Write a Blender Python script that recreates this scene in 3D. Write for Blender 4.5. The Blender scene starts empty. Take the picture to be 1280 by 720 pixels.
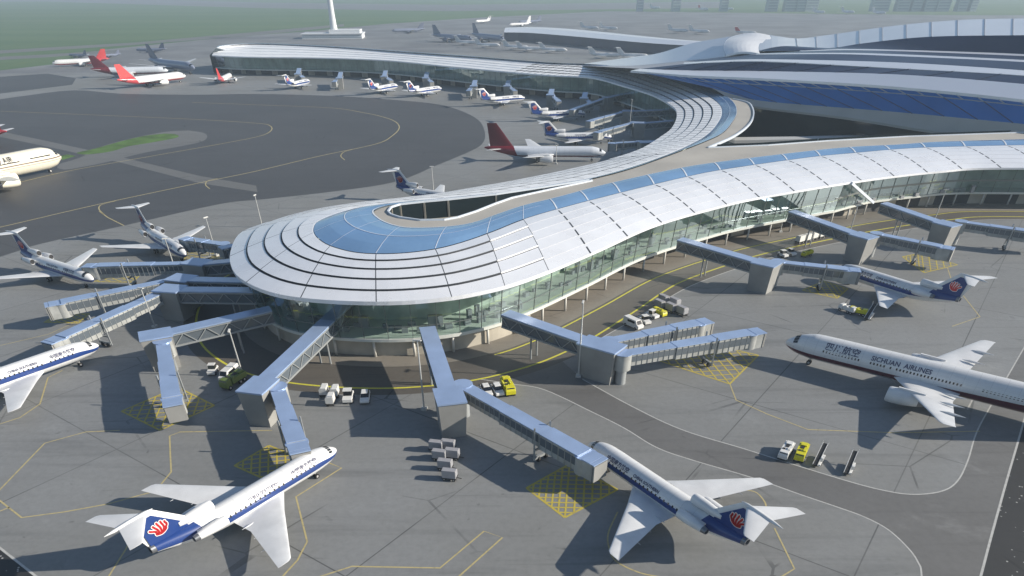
import bpy, bmesh, math, random
from math import sin, cos, pi, radians as R, sqrt, atan2
from mathutils import Vector as V, Matrix
from mathutils.geometry import tessellate_polygon
random.seed(4)
SC = bpy.context.scene
COL = SC.collection
# ------------------------------------------------------------------ camera
FPX, PITCH, ROLL, HC, CX, CY = 813.34, 0.731687, -0.004267, 64.0, 642.85, 707.13
cd = bpy.data.cameras.new('camera'); cam = bpy.data.objects.new('camera', cd); COL.objects.link(cam)
cd.sensor_width = 36; cd.lens = 36 * FPX / 1280
cd.shift_x = (640 - CX) / 1280; cd.shift_y = (CY - 360) / 1280
cd.clip_start = .5; cd.clip_end = 30000
cam.location = (0, 0, HC)
cam.rotation_euler = (Matrix.Rotation(pi/2 - PITCH, 3, 'X') @ Matrix.Rotation(ROLL, 3, 'Z')).to_euler()
SC.camera = cam
# ------------------------------------------------------------------ sky, sun
SUN_EL, SUN_AZ = R(23), R(-5)
w = bpy.data.worlds.new('World'); SC.world = w; w.use_nodes = True
nt = w.node_tree; bg = nt.nodes['Background']
sk = nt.nodes.new('ShaderNodeTexSky'); sk.sky_type = 'NISHITA'; sk.sun_disc = False
sk.sun_elevation = SUN_EL; sk.sun_rotation = pi/2 - SUN_AZ; sk.altitude = 50; sk.air_density = 1.0; sk.dust_density = 0.6; sk.ozone_density = 1.5
nt.links.new(sk.outputs[0], bg.inputs[0]); bg.inputs[1].default_value = 0.078
sl = bpy.data.lights.new('sun', 'SUN'); sl.energy = 5.0; sl.angle = R(.5); sl.color = (1, .92, .8)
so = bpy.data.objects.new('sun', sl); COL.objects.link(so)
sd = V((-cos(SUN_AZ)*cos(SUN_EL), -sin(SUN_AZ)*cos(SUN_EL), -sin(SUN_EL)))
so.rotation_euler = sd.to_track_quat('-Z', 'Y').to_euler(); so.location = (300, 0, 300)
SC.view_settings.view_transform = 'Standard'; SC.view_settings.look = 'None'
SC.view_settings.exposure = 0.52; SC.view_settings.gamma = 1
# ------------------------------------------------------------------ photo point -> place on a level of known height
def RAY(x, y):
    u0, v0 = x - CX, y - CY
    u = u0*cos(ROLL) + v0*sin(ROLL); v = -u0*sin(ROLL) + v0*cos(ROLL)
    return V((u/FPX, cos(PITCH) - v/FPX*sin(PITCH), -sin(PITCH) - v/FPX*cos(PITCH)))
def G(x, y, z=0.0):
    d = RAY(x, y); t = (z - HC)/d.z
    return V((d.x*t, d.y*t, z))
def GP(x, y, P, Q, off):
    t = (Q - P).to_2d(); n = V((-t.y, t.x)).normalized()
    if n.y < 0: n = -n
    d = RAY(x, y); k = (P.to_2d().dot(n) + off)/d.to_2d().dot(n)
    return V((d.x*k, d.y*k, HC + d.z*k))
# ------------------------------------------------------------------ materials
MATS = {}
def mat(name, col, rough=.6, metal=0.0, spec=None, var=0.0, vscale=1.0, emit=None):
    if name in MATS: return MATS[name]
    m = bpy.data.materials.new(name); m.use_nodes = True; n = m.node_tree; b = n.nodes['Principled BSDF']
    b.inputs['Base Color'].default_value = (*col, 1); b.inputs['Roughness'].default_value = rough; b.inputs['Metallic'].default_value = metal
    if spec is not None: b.inputs['Specular IOR Level'].default_value = spec
    if var:
        tc = n.nodes.new('ShaderNodeTexCoord'); no = n.nodes.new('ShaderNodeTexNoise'); no.inputs['Scale'].default_value = vscale; no.inputs['Detail'].default_value = 6
        n.links.new(tc.outputs['Object'], no.inputs['Vector'])
        rp = n.nodes.new('ShaderNodeValToRGB'); rp.color_ramp.elements[0].position = .3; rp.color_ramp.elements[1].position = .7
        rp.color_ramp.elements[0].color = (*[c*(1-var) for c in col], 1); rp.color_ramp.elements[1].color = (*[min(1, c*(1+var)) for c in col], 1)
        n.links.new(no.outputs['Fac'], rp.inputs[0]); n.links.new(rp.outputs[0], b.inputs['Base Color'])
        mr = n.nodes.new('ShaderNodeMapRange'); mr.inputs['To Min'].default_value = rough*.85; mr.inputs['To Max'].default_value = min(1, rough*1.15)
        n.links.new(no.outputs['Fac'], mr.inputs[0]); n.links.new(mr.outputs[0], b.inputs['Roughness'])
    MATS[name] = m; return m
class NT:
    """tiny expression helper for shader maths"""
    def __init__(s, m): s.n = m.node_tree.nodes; s.l = m.node_tree.links
    def m(s, op, a, b=0.0):
        k = s.n.new('ShaderNodeMath'); k.operation = op
        for i, q in enumerate((a, b)):
            if isinstance(q, (int, float)): k.inputs[i].default_value = q
            else: s.l.new(q, k.inputs[i])
        return k.outputs[0]
    def noise(s, vec, scale, detail=5, rough=.55, dist=0.0):
        k = s.n.new('ShaderNodeTexNoise'); k.inputs['Scale'].default_value = scale; k.inputs['Detail'].default_value = detail; k.inputs['Roughness'].default_value = rough; k.inputs['Distortion'].default_value = dist
        s.l.new(vec, k.inputs['Vector']); return k.outputs['Fac']
    def mapping(s, vec, rot=(0,0,0), scale=(1,1,1), loc=(0,0,0)):
        k = s.n.new('ShaderNodeMapping'); k.inputs['Rotation'].default_value = rot; k.inputs['Scale'].default_value = scale; k.inputs['Location'].default_value = loc
        s.l.new(vec, k.inputs['Vector']); return k.outputs[0]
    def mix(s, f, a, b):
        k = s.n.new('ShaderNodeMix'); k.data_type = 'RGBA'
        for i, q in ((0, f), (6, a), (7, b)):
            if isinstance(q, (int, float)): k.inputs[i].default_value = q
            elif isinstance(q, tuple): k.inputs[i].default_value = (*q, 1)
            else: s.l.new(q, k.inputs[i])
        return k.outputs[2]
    def ss(s, x, a, b):
        k = s.n.new('ShaderNodeMapRange'); k.interpolation_type = 'SMOOTHSTEP'; k.inputs['From Min'].default_value = a; k.inputs['From Max'].default_value = b
        s.l.new(x, k.inputs[0]); return k.outputs[0]
def newmat(name, rough=.6):
    m = bpy.data.materials.new(name); m.use_nodes = True; b = m.node_tree.nodes['Principled BSDF']; b.inputs['Roughness'].default_value = rough
    MATS[name] = m; return m, b, NT(m)
def paving(name, base, tint, dark, joint=.0, slab=(14, 14), rot=.5, streak=.5, fleck=0.0, jdark=.6, rough=.6, patch=.4):
    m, b, t = newmat(name, rough)
    tc = t.n.new('ShaderNodeTexCoord').outputs['Object']
    big = t.noise(tc, .012, 4, .6); mid = t.noise(tc, .07, 6, .65, .6); fine = t.noise(tc, .9, 6, .7)
    c = t.mix(t.ss(big, .35, .65), base, tint)
    st = t.noise(t.mapping(tc, (0, 0, rot+.2), (.02, .22, 1)), 1.0, 5, .6, .4)
    c = t.mix(t.m('MULTIPLY', t.ss(st, .5, .75), streak), c, dark)
    c = t.mix(t.m('MULTIPLY', t.ss(mid, .55, .8), patch), c, tuple(x*1.45 for x in base))
    blot = t.noise(tc, .16, 4, .6, 1.0)
    c = t.mix(t.m('MULTIPLY', t.ss(blot, .66, .76), .45), c, dark)
    c = t.mix(t.m('MULTIPLY', t.ss(fine, .35, .75), .22), c, tuple(x*.75 for x in dark))
    tm = t.noise(t.mapping(tc, (0, 0, rot - .5), (.012, .55, 1)), 1.0, 4, .65, .25)
    c = t.mix(t.m('MULTIPLY', t.m('MULTIPLY', t.ss(tm, .6, .74), t.ss(t.noise(tc, .02, 3), .45, .6)), .55), c, tuple(x*.7 for x in dark))
    crk = t.n.new('ShaderNodeTexVoronoi'); crk.feature = 'DISTANCE_TO_EDGE'; crk.inputs['Scale'].default_value = .035; t.l.new(t.mapping(tc, (0, 0, .4), (1, 1.6, 1)), crk.inputs['Vector'])
    c = t.mix(t.m('MULTIPLY', t.m('MULTIPLY', t.m('LESS_THAN', crk.outputs['Distance'], .006), t.ss(t.noise(tc, .045, 4), .5, .62)), .6), c, tuple(x*.5 for x in dark))
    oil = t.m('MULTIPLY', t.ss(t.noise(tc, .35, 3, .5, .6), .7, .78), .5); c = t.mix(oil, c, tuple(x*.6 for x in dark))
    if joint:
        br = t.n.new('ShaderNodeTexBrick'); br.offset = 0; br.inputs['Scale'].default_value = 1; br.inputs['Mortar Size'].default_value = joint
        br.inputs['Brick Width'].default_value = slab[0]; br.inputs['Row Height'].default_value = slab[1]; br.inputs['Mortar Smooth'].default_value = .4
        br.inputs['Color1'].default_value = (.46, .46, .46, 1); br.inputs['Color2'].default_value = (.54, .54, .54, 1)
        wob = t.n.new('ShaderNodeMapping'); wob.inputs['Rotation'].default_value = (0, 0, rot); t.l.new(tc, wob.inputs['Vector']); t.l.new(wob.outputs[0], br.inputs['Vector'])
        k = t.n.new('ShaderNodeMix'); k.data_type = 'RGBA'; k.blend_type = 'OVERLAY'; k.inputs[0].default_value = .35
        t.l.new(c, k.inputs[6]); t.l.new(br.outputs['Color'], k.inputs[7]); c = k.outputs[2]
        brk = t.ss(t.noise(tc, .035, 3), .42, .6)
        c = t.mix(t.m('MULTIPLY', t.m('MULTIPLY', br.outputs['Fac'], brk), jdark), c, tuple(x*.35 for x in dark))
    if fleck:
        vo = t.n.new('ShaderNodeTexVoronoi'); vo.inputs['Scale'].default_value = 1.1; t.l.new(tc, vo.inputs['Vector'])
        sp = t.m('MULTIPLY', t.m('LESS_THAN', vo.outputs['Distance'], .16), t.m('GREATER_THAN', t.noise(tc, .5, 3), .52))
        c = t.mix(t.m('MULTIPLY', sp, fleck), c, (.5, .5, .48))
    t.l.new(c, b.inputs['Base Color'])
    bp = t.n.new('ShaderNodeBump'); bp.inputs['Strength'].default_value = .25; bp.inputs['Distance'].default_value = .05
    t.l.new(t.noise(tc, 2.5, 8, .75), bp.inputs['Height']); t.l.new(bp.outputs[0], b.inputs['Normal'])
    return m
paving('concrete', (.245, .252, .253), (.212, .214, .206), (.118, .122, .122), joint=.13, slab=(30, 42), rot=.62, streak=.55, jdark=.5)
paving('asphalt', (.078, .08, .083), (.066, .068, .071), (.048, .049, .052), streak=.45, rot=.25, patch=.3)
paving('taxilane', (.172, .172, .168), (.138, .136, .132), (.088, .086, .083), streak=.6, rot=-.3, patch=1.0)
paving('blacktop', (.036, .036, .035), (.03, .03, .03), (.02, .02, .02), fleck=.8, streak=.3)
paving('roadway', (.125, .113, .096), (.098, .09, .08), (.065, .06, .055), streak=.4, rot=.9, patch=.4)
paving('kerbpath', (.25, .225, .19), (.2, .185, .16), (.14, .13, .12), streak=.3)
paving('far_concrete', (.24, .245, .25), (.16, .16, .165), (.1, .1, .11), streak=.8, rot=.05)
paving('taxi_light', (.17, .17, .165), (.145, .145, .14), (.1, .1, .1), streak=.35)
m, b, t = newmat('grass', .9)
tc = t.n.new('ShaderNodeTexCoord').outputs['Object']
c = t.mix(t.ss(t.noise(t.mapping(tc, (0, 0, .15), (.0009, .006, 1)), 1, 5), .35, .65), (.06, .125, .045), (.09, .15, .065))
c = t.mix(t.m('MULTIPLY', t.ss(t.noise(tc, .05, 6), .5, .7), .5), c, (.11, .16, .05)); t.l.new(c, b.inputs['Base Color'])
def paint(name, col, worn=.45):
    m, b, t = newmat(name, .6); tc = t.n.new('ShaderNodeTexCoord').outputs['Object']
    c = t.mix(t.m('MULTIPLY', t.ss(t.noise(tc, 1.3, 6, .7), .45, .7), worn), col, (.16, .155, .14)); t.l.new(c, b.inputs['Base Color'])
paint('yellow_paint', (.52, .42, .07)); paint('pale_yellow', (.5, .42, .2), .5); paint('white_paint', (.5, .5, .48), .35); paint('line_yellow', (.62, .58, .05), .2)
mat('panel', (.84, .86, .9), .28, .2, var=.05, vscale=.12)
mat('panel_lightened', (.93, .94, .96), .35, .0, var=.05, vscale=.12)  # whiter copy of the panel, bright sky reflection put into its colour
mat('panel_gap', (.03, .035, .045), .6)
mat('skylight', (.24, .42, .66), .09, .45, var=.15, vscale=.05)
mat('rib', (.6, .66, .74), .4)
mat('beige_roof', (.42, .40, .36), .7, var=.1, vscale=.06)
mat('soffit', (.45, .46, .46), .6)
mat('rim', (.62, .64, .6), .5)
mat('base_wall', (.4, .37, .31), .75, var=.12, vscale=.3)
mat('dark_recess', (.05, .05, .05), .8)
mat('column', (.55, .54, .5), .6)
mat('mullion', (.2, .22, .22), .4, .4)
mat('floor_int', (.62, .68, .6), .7)
mat('inner_wall', (.5, .56, .5), .8, var=.3, vscale=.15)
mat('dark_glass', (.02, .03, .035), .08, 0, .8)
mat('blue_wall', (.02, .13, .38), .15, .0, .6, var=.25, vscale=.03)
mat('navy_wall', (.035, .045, .09), .25, .1, var=.2, vscale=.04)
mat('grey_shell', (.34, .36, .4), .5, .1)
mat('hall_band', (.88, .9, .95), .27, .35)
mat('wave', (.9, .92, .95), .25, .35, var=.05, vscale=.03)
def glass(name, tint, base_fac):
    m = bpy.data.materials.new(name); m.use_nodes = True; n = m.node_tree; n.nodes.remove(n.nodes['Principled BSDF'])
    tr = n.nodes.new('ShaderNodeBsdfTransparent'); tr.inputs[0].default_value = (*tint, 1)
    gl = n.nodes.new('ShaderNodeBsdfGlossy'); gl.inputs['Roughness'].default_value = .02; gl.inputs[0].default_value = (.68, .82, .9, 1)
    fr = n.nodes.new('ShaderNodeFresnel'); fr.inputs[0].default_value = 1.55
    mr = n.nodes.new('ShaderNodeMapRange'); mr.inputs['To Min'].default_value = base_fac; mr.inputs['To Max'].default_value = .34
    n.links.new(fr.outputs[0], mr.inputs[0])
    mx = n.nodes.new('ShaderNodeMixShader'); n.links.new(mr.outputs[0], mx.inputs[0]); n.links.new(tr.outputs[0], mx.inputs[1]); n.links.new(gl.outputs[0], mx.inputs[2])
    n.links.new(mx.outputs[0], n.nodes['Material Output'].inputs[0]); MATS[name] = m; return m
glass('facade_glass', (.73, .81, .8), .07)
mat('bridge_roof', (.34, .45, .66), .3, .25, var=.1, vscale=.2)
mat('bridge_wall', (.36, .37, .36), .5, .1, var=.2, vscale=.4)
mat('bridge_glass', (.11, .13, .15), .15, .0, .7)
mat('truss', (.33, .35, .36), .45, .3)
mat('tower_wall', (.28, .28, .27), .65, .05, var=.12, vscale=.25)
mat('tyre', (.015, .015, .016), .8); mat('hub', (.5, .5, .5), .4, .5)
mat('engine_metal', (.2, .21, .23), .35, .6); mat('engine_dark', (.012, .012, .014), .6)
mat('pole', (.5, .51, .5), .45, .3); mat('lamp', (.6, .6, .58), .4)
mat('p_white', (.68, .69, .7), .3, 0, .5, var=.09, vscale=.35)
mat('p_grey', (.5, .52, .55), .35, .1, var=.06, vscale=.5)
mat('p_red', (.5, .05, .05), .35); mat('p_dkred', (.11, .012, .02), .35); mat('p_dark', (.16, .18, .25), .4); mat('p_cream', (.76, .72, .61), .35)
mat('p_blue', (.018, .05, .2), .3); mat('glass_dark', (.01, .012, .016), .1, 0, .7)
mat('emb_red', (.6, .03, .035), .4); mat('emb_white', (.75, .75, .75), .4); mat('ink', (.05, .055, .12), .5); mat('ink_dark', (.03, .03, .035), .5)
mat('v_white', (.7, .7, .68), .35); mat('v_yellow', (.62, .58, .02), .4); mat('v_grey', (.3, .31, .33), .5); mat('cart_grey', (.34, .34, .36), .5, .1, var=.1, vscale=1.)
mat('v_black', (.03, .03, .03), .6); mat('v_green', (.12, .17, .04), .5)
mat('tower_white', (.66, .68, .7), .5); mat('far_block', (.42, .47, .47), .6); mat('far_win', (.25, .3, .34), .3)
# ------------------------------------------------------------------ mesh helpers
class MB:
    def __init__(s): s.v = []; s.f = []; s.m = []
    def add(s, pts, faces, mi=0):
        o = len(s.v); s.v += [tuple(p) for p in pts]
        for f in faces: s.f.append(tuple(i + o for i in f)); s.m.append(mi)
        return s
    def quad(s, a, b, c, d, mi=0): return s.add((a, b, c, d), ((0, 1, 2, 3),), mi)
    def box(s, c, d, rz=0, mi=0, taper=1.0):
        x, y, z = d[0]/2, d[1]/2, d[2]/2; P = []
        for k, q in ((-1, 1.0), (1, taper)):
            for i, j in ((-1, -1), (1, -1), (1, 1), (-1, 1)):
                a, b = i*x*q, j*y*q
                P.append((c[0] + a*cos(rz) - b*sin(rz), c[1] + a*sin(rz) + b*cos(rz), c[2] + k*z))
        return s.add(P, ((3, 2, 1, 0), (4, 5, 6, 7), (0, 1, 5, 4), (1, 2, 6, 5), (2, 3, 7, 6), (3, 0, 4, 7)), mi)
    def beam(s, p, q, w, h, mi=0, up=V((0, 0, 1))):
        p, q = V(p), V(q); d = (q - p).normalized(); sd = d.cross(up)
        if sd.length < 1e-4: sd = V((1, 0, 0))
        sd.normalize(); u = sd.cross(d); P = []
        for e in (p, q):
            for i, j in ((-1, -1), (1, -1), (1, 1), (-1, 1)): P.append(e + sd*(i*w/2) + u*(j*h/2))
        return s.add(P, ((0, 1, 2, 3), (7, 6, 5, 4), (0, 4, 5, 1), (1, 5, 6, 2), (2, 6, 7, 3), (3, 7, 4, 0)), mi)
    def loft(s, rings, closed=True, caps=False, mi=0):
        n = len(rings[0]); o = len(s.v)
        for r in rings: s.v += [tuple(p) for p in r]
        for i in range(len(rings) - 1):
            for j in range(n if closed else n - 1):
                k = (j + 1) % n
                s.f.append((o + i*n + j, o + i*n + k, o + (i+1)*n + k, o + (i+1)*n + j)); s.m.append(mi)
        if caps:
            s.f.append(tuple(o + j for j in reversed(range(n)))); s.m.append(mi)
            s.f.append(tuple(o + (len(rings)-1)*n + j for j in range(n))); s.m.append(mi)
        return s
    def cyl(s, p, q, r0, r1=None, n=12, caps=True, mi=0):
        r1 = r0 if r1 is None else r1; p, q = V(p), V(q); d = (q - p).normalized()
        a = d.cross(V((0, 0, 1)));  a = V((1, 0, 0)) if a.length < 1e-4 else a.normalized(); b = d.cross(a)
        return s.loft([[e + a*(r*cos(2*pi*k/n)) + b*(r*sin(2*pi*k/n)) for k in range(n)] for e, r in ((p, r0), (q, r1))], True, caps, mi)
    def poly(s, loops, mi=0):
        loops = [[V(p) for p in l] for l in loops]; flat = [p for l in loops for p in l]
        tri = tessellate_polygon(loops); o = len(s.v); s.v += [tuple(p) for p in flat]
        for a, b, c in tri:
            n = (flat[b]-flat[a]).cross(flat[c]-flat[a]); q = (a, b, c) if n.z >= 0 else (a, c, b)
            s.f.append(tuple(i + o for i in q)); s.m.append(mi)
        return s
    def prism(s, poly2, z0, z1, mi=0):
        n = len(poly2); a = sum(poly2[i][0]*poly2[(i+1) % n][1] - poly2[(i+1) % n][0]*poly2[i][1] for i in range(n))
        if a < 0: poly2 = poly2[::-1]
        s.loft([[(p[0], p[1], z) for p in poly2] for z in (z0, z1)], True, True, mi); return s
    def build(s, name, mats, parent=None, smooth=False):
        me = bpy.data.meshes.new(name); me.from_pydata(s.v, [], s.f)
        if not isinstance(mats, (list, tuple)): mats = [mats]
        for q in mats: me.materials.append(MATS[q] if isinstance(q, str) else q)
        me.polygons.foreach_set('material_index', s.m)
        if smooth: me.polygons.foreach_set('use_smooth', [True]*len(s.f))
        me.update(); o = bpy.data.objects.new(name, me); COL.objects.link(o)
        if parent: o.parent = parent
        return o
def tag(o, label=None, cat=None, group=None, kind=None):
    for k, q in (('label', label), ('category', cat), ('group', group), ('kind', kind)):
        if q: o[k] = q
    return o
def empty(name, loc=(0, 0, 0), rz=0.0, label=None, cat=None, group=None):
    o = bpy.data.objects.new(name, None); COL.objects.link(o); o.location = loc; o.rotation_euler = (0, 0, rz); o.empty_display_size = 1
    return tag(o, label, cat, group)
def smooth_by(o, ang=35):
    me = o.data; me.polygons.foreach_set('use_smooth', [True]*len(me.polygons)); me.set_sharp_from_angle(angle=R(ang)); return o
def copy_tree(o, parent=None):
    c = o.copy(); COL.objects.link(c); c.parent = parent
    for ch in list(o.children): copy_tree(ch, c)
    return c
def put(o, loc, rz, label, cat=None, group=None, scale=None):
    o.location = loc; o.rotation_euler = (0, 0, rz)
    if scale: o.scale = (scale,)*3
    return tag(o, label, cat, group)
ORD = ['first','second','third','fourth','fifth','sixth','seventh','eighth','ninth','tenth','eleventh','twelfth','thirteenth','fourteenth','fifteenth','sixteenth']
def catmull(P, n=8):
    P = [V(p) for p in P]; out = []
    for i in range(len(P) - 1):
        a = P[i-1] if i else P[i]*2 - P[i+1]; b, c = P[i], P[i+1]; d = P[i+2] if i + 2 < len(P) else P[i+1]*2 - P[i]
        for k in range(n):
            t = k/n
            out.append(.5*((2*b) + (c - a)*t + (2*a - 5*b + 4*c - d)*t*t + (3*b - a - 3*c + d)*t**3))
    out.append(P[-1].copy()); return out
def resample(P, n):
    L = [0]
    for a, b in zip(P, P[1:]): L.append(L[-1] + (b - a).length)
    out = []; j = 0
    for k in range(n):
        s = L[-1]*k/(n - 1)
        while j < len(L) - 2 and L[j+1] < s: j += 1
        f = (s - L[j])/max(1e-9, L[j+1] - L[j]); out.append(P[j].lerp(P[j+1], min(1, f)))
    return out
# ================================================================== THE GROUND
def sheet(name, mats, loops, z, smoothed=False):
    b = MB(); b.poly([[V((p[0], p[1], z)) for p in l] for l in loops]); return tag(b.build(name, mats), kind='structure')
def px(pts, z=0): return [G(x, y, z) for x, y in pts]
b = MB(); b.quad((-9000, -3000, -.02), (9000, -3000, -.02), (9000, 14000, -.02), (-9000, 14000, -.02)); tag(b.build('ground', 'grass'), kind='structure')
ap = px([(-500, 150), (-200, 112), (0, 88), (70, 80), (130, 62), (250, 50), (320, 44), (400, 38), (480, 30), (600, 22), (760, 14), (1000, 17), (1220, 19), (1500, 19)])
sheet('apron', 'concrete', [[(-900, -200, 0), (1500, -200, 0), (1500, 700, 0)] + [(p.x, p.y) for p in px([(1500, 60), (1280, 62), (900, 75), (640, 66), (480, 66), (320, 60), (150, 92), (0, 92), (-200, 112)])] + [(-900, 500)]], 0)
sheet('far_apron', 'far_concrete', [[(p.x, p.y) for p in ap] + [(p.x, p.y) for p in px([(1500, 60), (1280, 62), (900, 75), (640, 66), (480, 66), (320, 60), (150, 92), (0, 92), (-200, 112)])]], -.004)
for k, q in enumerate(([(-400, 4), (60, 2), (320, 10), (560, 14), (900, 10), (900, 2), (560, 6), (320, 3), (100, -3), (-400, -5)],
          [(-300, 96), (0, 63), (170, 53), (330, 39), (430, 30), (430, 33), (330, 43), (170, 56), (0, 67), (-300, 101)],
          [(-300, 110), (0, 71), (60, 68), (150, 62), (150, 64.5), (60, 71.5), (0, 75), (-300, 115)])):
    sheet('runway', 'taxi_light', [[(p.x, p.y) for p in px(q)]], .004)
dark = px([(-300, 410), (0, 321), (50, 305), (155, 282), (275, 255), (330, 249), (420, 239), (495, 227), (545, 207), (590, 188), (604, 178), (606, 165), (598, 150), (575, 138), (545, 130), (495, 125), (420, 120), (320, 117.5), (240, 118.5), (150, 117), (90, 113), (0, 124), (-300, 165)])
sheet('taxiway', 'asphalt', [[(p.x, p.y) for p in catmull(dark, 4)]], .004)
sheet('taxiway', 'asphalt', [[(p.x, p.y) for p in px([(-200, 125), (0, 96), (60, 92), (95, 98), (90, 106), (0, 117), (-200, 146)])]], .004)
sheet('taxiway', 'taxi_light', [[(p.x, p.y) for p in px([(-60, 148), (0, 164), (62, 177), (150, 196), (250, 220), (320, 232), (322, 240), (250, 229), (150, 203), (62, 184), (0, 171), (-60, 156)])]], .008)
sheet('traffic_island', 'taxi_light', [[(p.x, p.y) for p in catmull(px([(236, 163), (254, 166), (259, 171), (252, 177), (225, 183), (180, 191), (140, 201), (112, 207), (80, 212), (72, 206), (100, 197), (128, 183), (165, 173), (205, 165), (236, 163)]), 4)[:-1]]], .012)
mat('grass_sunlit', (.075, .15, .03), .9, var=.35, vscale=.12)  # brighter green copy of the grass, sunlight put into its colour
tag(sheet('grass', 'grass_sunlit', [[(p.x, p.y) for p in catmull(px([(205, 167), (220, 168), (221, 172), (190, 178), (160, 183), (140, 189), (110, 193), (96, 191), (118, 186), (150, 177), (180, 170), (205, 167)]), 4)[:-1]]], .016), kind='structure')
sheet('grass', 'grass_sunlit', [[(p.x, p.y) for p in px([(68, 197), (84, 193), (95, 195), (78, 200)])]], .016)
L1 = [(600, 474), (640, 480), (680, 487), (740, 515), (780, 535), (820, 559), (865, 575), (940, 597), (1000, 618), (1047, 634), (1080, 646), (1110, 662), (1135, 685), (1147, 702), (1152, 720), (1153, 800)]
U1 = [(728, 474), (790, 508), (852, 537), (930, 561), (990, 580), (1055, 600), (1100, 612), (1140, 618), (1177, 614), (1197, 601), (1210, 575), (1221, 540), (1242, 501), (1300, 400)]
R1 = [(1204, 800), (1226, 720), (1240, 667), (1260, 595), (1276, 540), (1300, 455), (1330, 350)]
lane = catmull(px(L1), 5) + catmull(px(R1), 3) + catmull(px(U1), 5)[::-1] + px([(690, 440), (620, 455)])
sheet('taxilane', 'taxilane', [[(p.x, p.y) for p in lane]], .004)
sheet('tarmac', 'blacktop', [[(p.x, p.y) for p in catmull(px(R1), 3)] + [(420, 300), (420, 20)]], .006)
sheet('tarmac', 'blacktop', [[(p.x, p.y) for p in px([(-200, 560), (0, 686), (46, 722), (130, 790), (-300, 790)])]], .006)
# ---- painted lines
def ribbon(b, pts, w, z, mi=0):
    pts = [V((p[0], p[1], z)) for p in pts]; n = len(pts); e = []
    for i in range(n):
        d = (pts[min(i+1, n-1)] - pts[max(i-1, 0)]); d.z = 0
        if d.length < 1e-6: d = V((1, 0, 0))
        s = V((-d.y, d.x, 0)).normalized()*(w/2)
        e.append((pts[i] - s, pts[i] + s))
    for (a, c), (d, f) in zip(e, e[1:]): b.quad(a, d, f, c, mi)
def lines(name, m, specs, z):
    b = MB()
    for pts, w, sm in specs:
        P = px(pts); ribbon(b, catmull(P, 6) if sm else P, w, z)
    return tag(b.build(name, m), kind='structure')
lines('white_line', 'white_paint', [(L1, .25, 1), (U1, .25, 1), (R1, .34, 1), ([(1217, 497), (1209, 512)], .3, 0), ([(-60, 640), (0, 685), (47, 722), (90, 760)], .35, 0)], .012)
lines('yellow_line', 'pale_yellow', [
    ([(340, 538), (225, 540), (212, 545), (213, 570), (214, 590), (200, 607), (190, 615), (135, 630), (80, 640), (27, 647), (0, 626), (-60, 590)], .28, 0),
    ([(-30, 645), (0, 612), (56, 554), (107, 540), (150, 538)], .28, 0), ([(0, 639), (12, 634)], .28, 0),
    ([(170, 662), (157, 687), (135, 722)], .25, 0),
    ([(400, 573), (412, 579), (427, 585), (370, 621), (384, 677), (372, 700), (352, 722), (335, 740)], .28, 0),
    ([(390, 724), (440, 708), (550, 710), (605, 664), (628, 672), (572, 722)], .28, 0),
    ([(772, 640), (760, 668), (763, 690), (772, 703), (800, 716), (830, 722)], .25, 1), ([(925, 612), (944, 615), (955, 626), (958, 634)], .25, 1), ([(968, 660), (993, 711), (975, 722)], .25, 0),
    ([(78, 463), (60, 472), (50, 505), (25, 522), (0, 530), (-30, 534)], .28, 0), ([(112, 395), (60, 418), (0, 432)], .22, 0),
    ([(912, 479), (920, 500), (960, 518), (1010, 537), (1120, 541), (1225, 539)], .26, 0), ([(1184, 334), (1190, 352), (1225, 396), (1190, 408)], .25, 0),
    ([(-100, 305), (0, 284), (125, 255), (257, 227), (320, 214), (400, 195), (470, 180), (490, 170), (499, 160), (494, 152), (478, 146), (455, 141), (415, 135), (320, 131), (240, 128)], .55, 1),
    ([(130, 268), (124, 262), (125, 257), (133, 254), (145, 251)], .4, 1), ([(155, 282), (135, 272), (124, 264)], .4, 0), ([(262, 236), (257, 231), (260, 226), (272, 223)], .4, 1),
    ([(0, 234), (75, 216), (145, 203), (275, 180), (325, 170), (339, 163), (337, 157), (320, 154), (240, 149), (100, 143), (0, 139)], .5, 1),
    ([(431, 200), (426, 195), (430, 190), (440, 187)], .4, 1)], .016)
def hatch(corners, n, w=.32):
    a, b_, c, d = [G(*p) for p in corners]; b = MB(); z = .02
    for p, q in ((a, b_), (b_, c), (c, d), (d, a)): ribbon(b, (p, q), w*1.25, z)
    def clip(s):  # diagonals over the parallelogram
        return s
    for k in range(1, 2*n):
        f = k/n
        def pt(u, v): return a.lerp(b_, u).lerp(d.lerp(c, u), v)
        if f <= 1: p, q = pt(f, 0), pt(0, f)
        else: p, q = pt(1, f-1), pt(f-1, 1)
        ribbon(b, (p, q), w, z + .004)
        if f <= 1: p, q = pt(1-f, 0), pt(1, f)
        else: p, q = pt(0, f-1), pt(2-f, 1)
        ribbon(b, (p, q), w, z + .008)
    return tag(b.build('yellow_hatching', 'yellow_paint'), kind='structure')
hatch([(152, 514), (222, 484), (268, 507), (200, 538)], 5)
hatch([(293, 582), (336, 557), (378, 573), (335, 601)], 4)
hatch([(658, 610), (712, 580), (772, 612), (706, 647)], 6)
hatch([(824, 451), (866, 425), (948, 444), (912, 480)], 6)
hatch([(1003, 363), (1030, 351), (1060, 361), (1046, 373)], 4)
hatch([(1128, 321), (1152, 316), (1197, 331), (1155, 341)], 5)
hatch([(112, 352), (135, 340), (178, 341), (166, 353)], 4)
hatch([(230, 325), (236, 312), (286, 312), (290, 322)], 4)
hatch([(55, 403), (72, 393), (112, 392), (98, 404)], 4)
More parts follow.
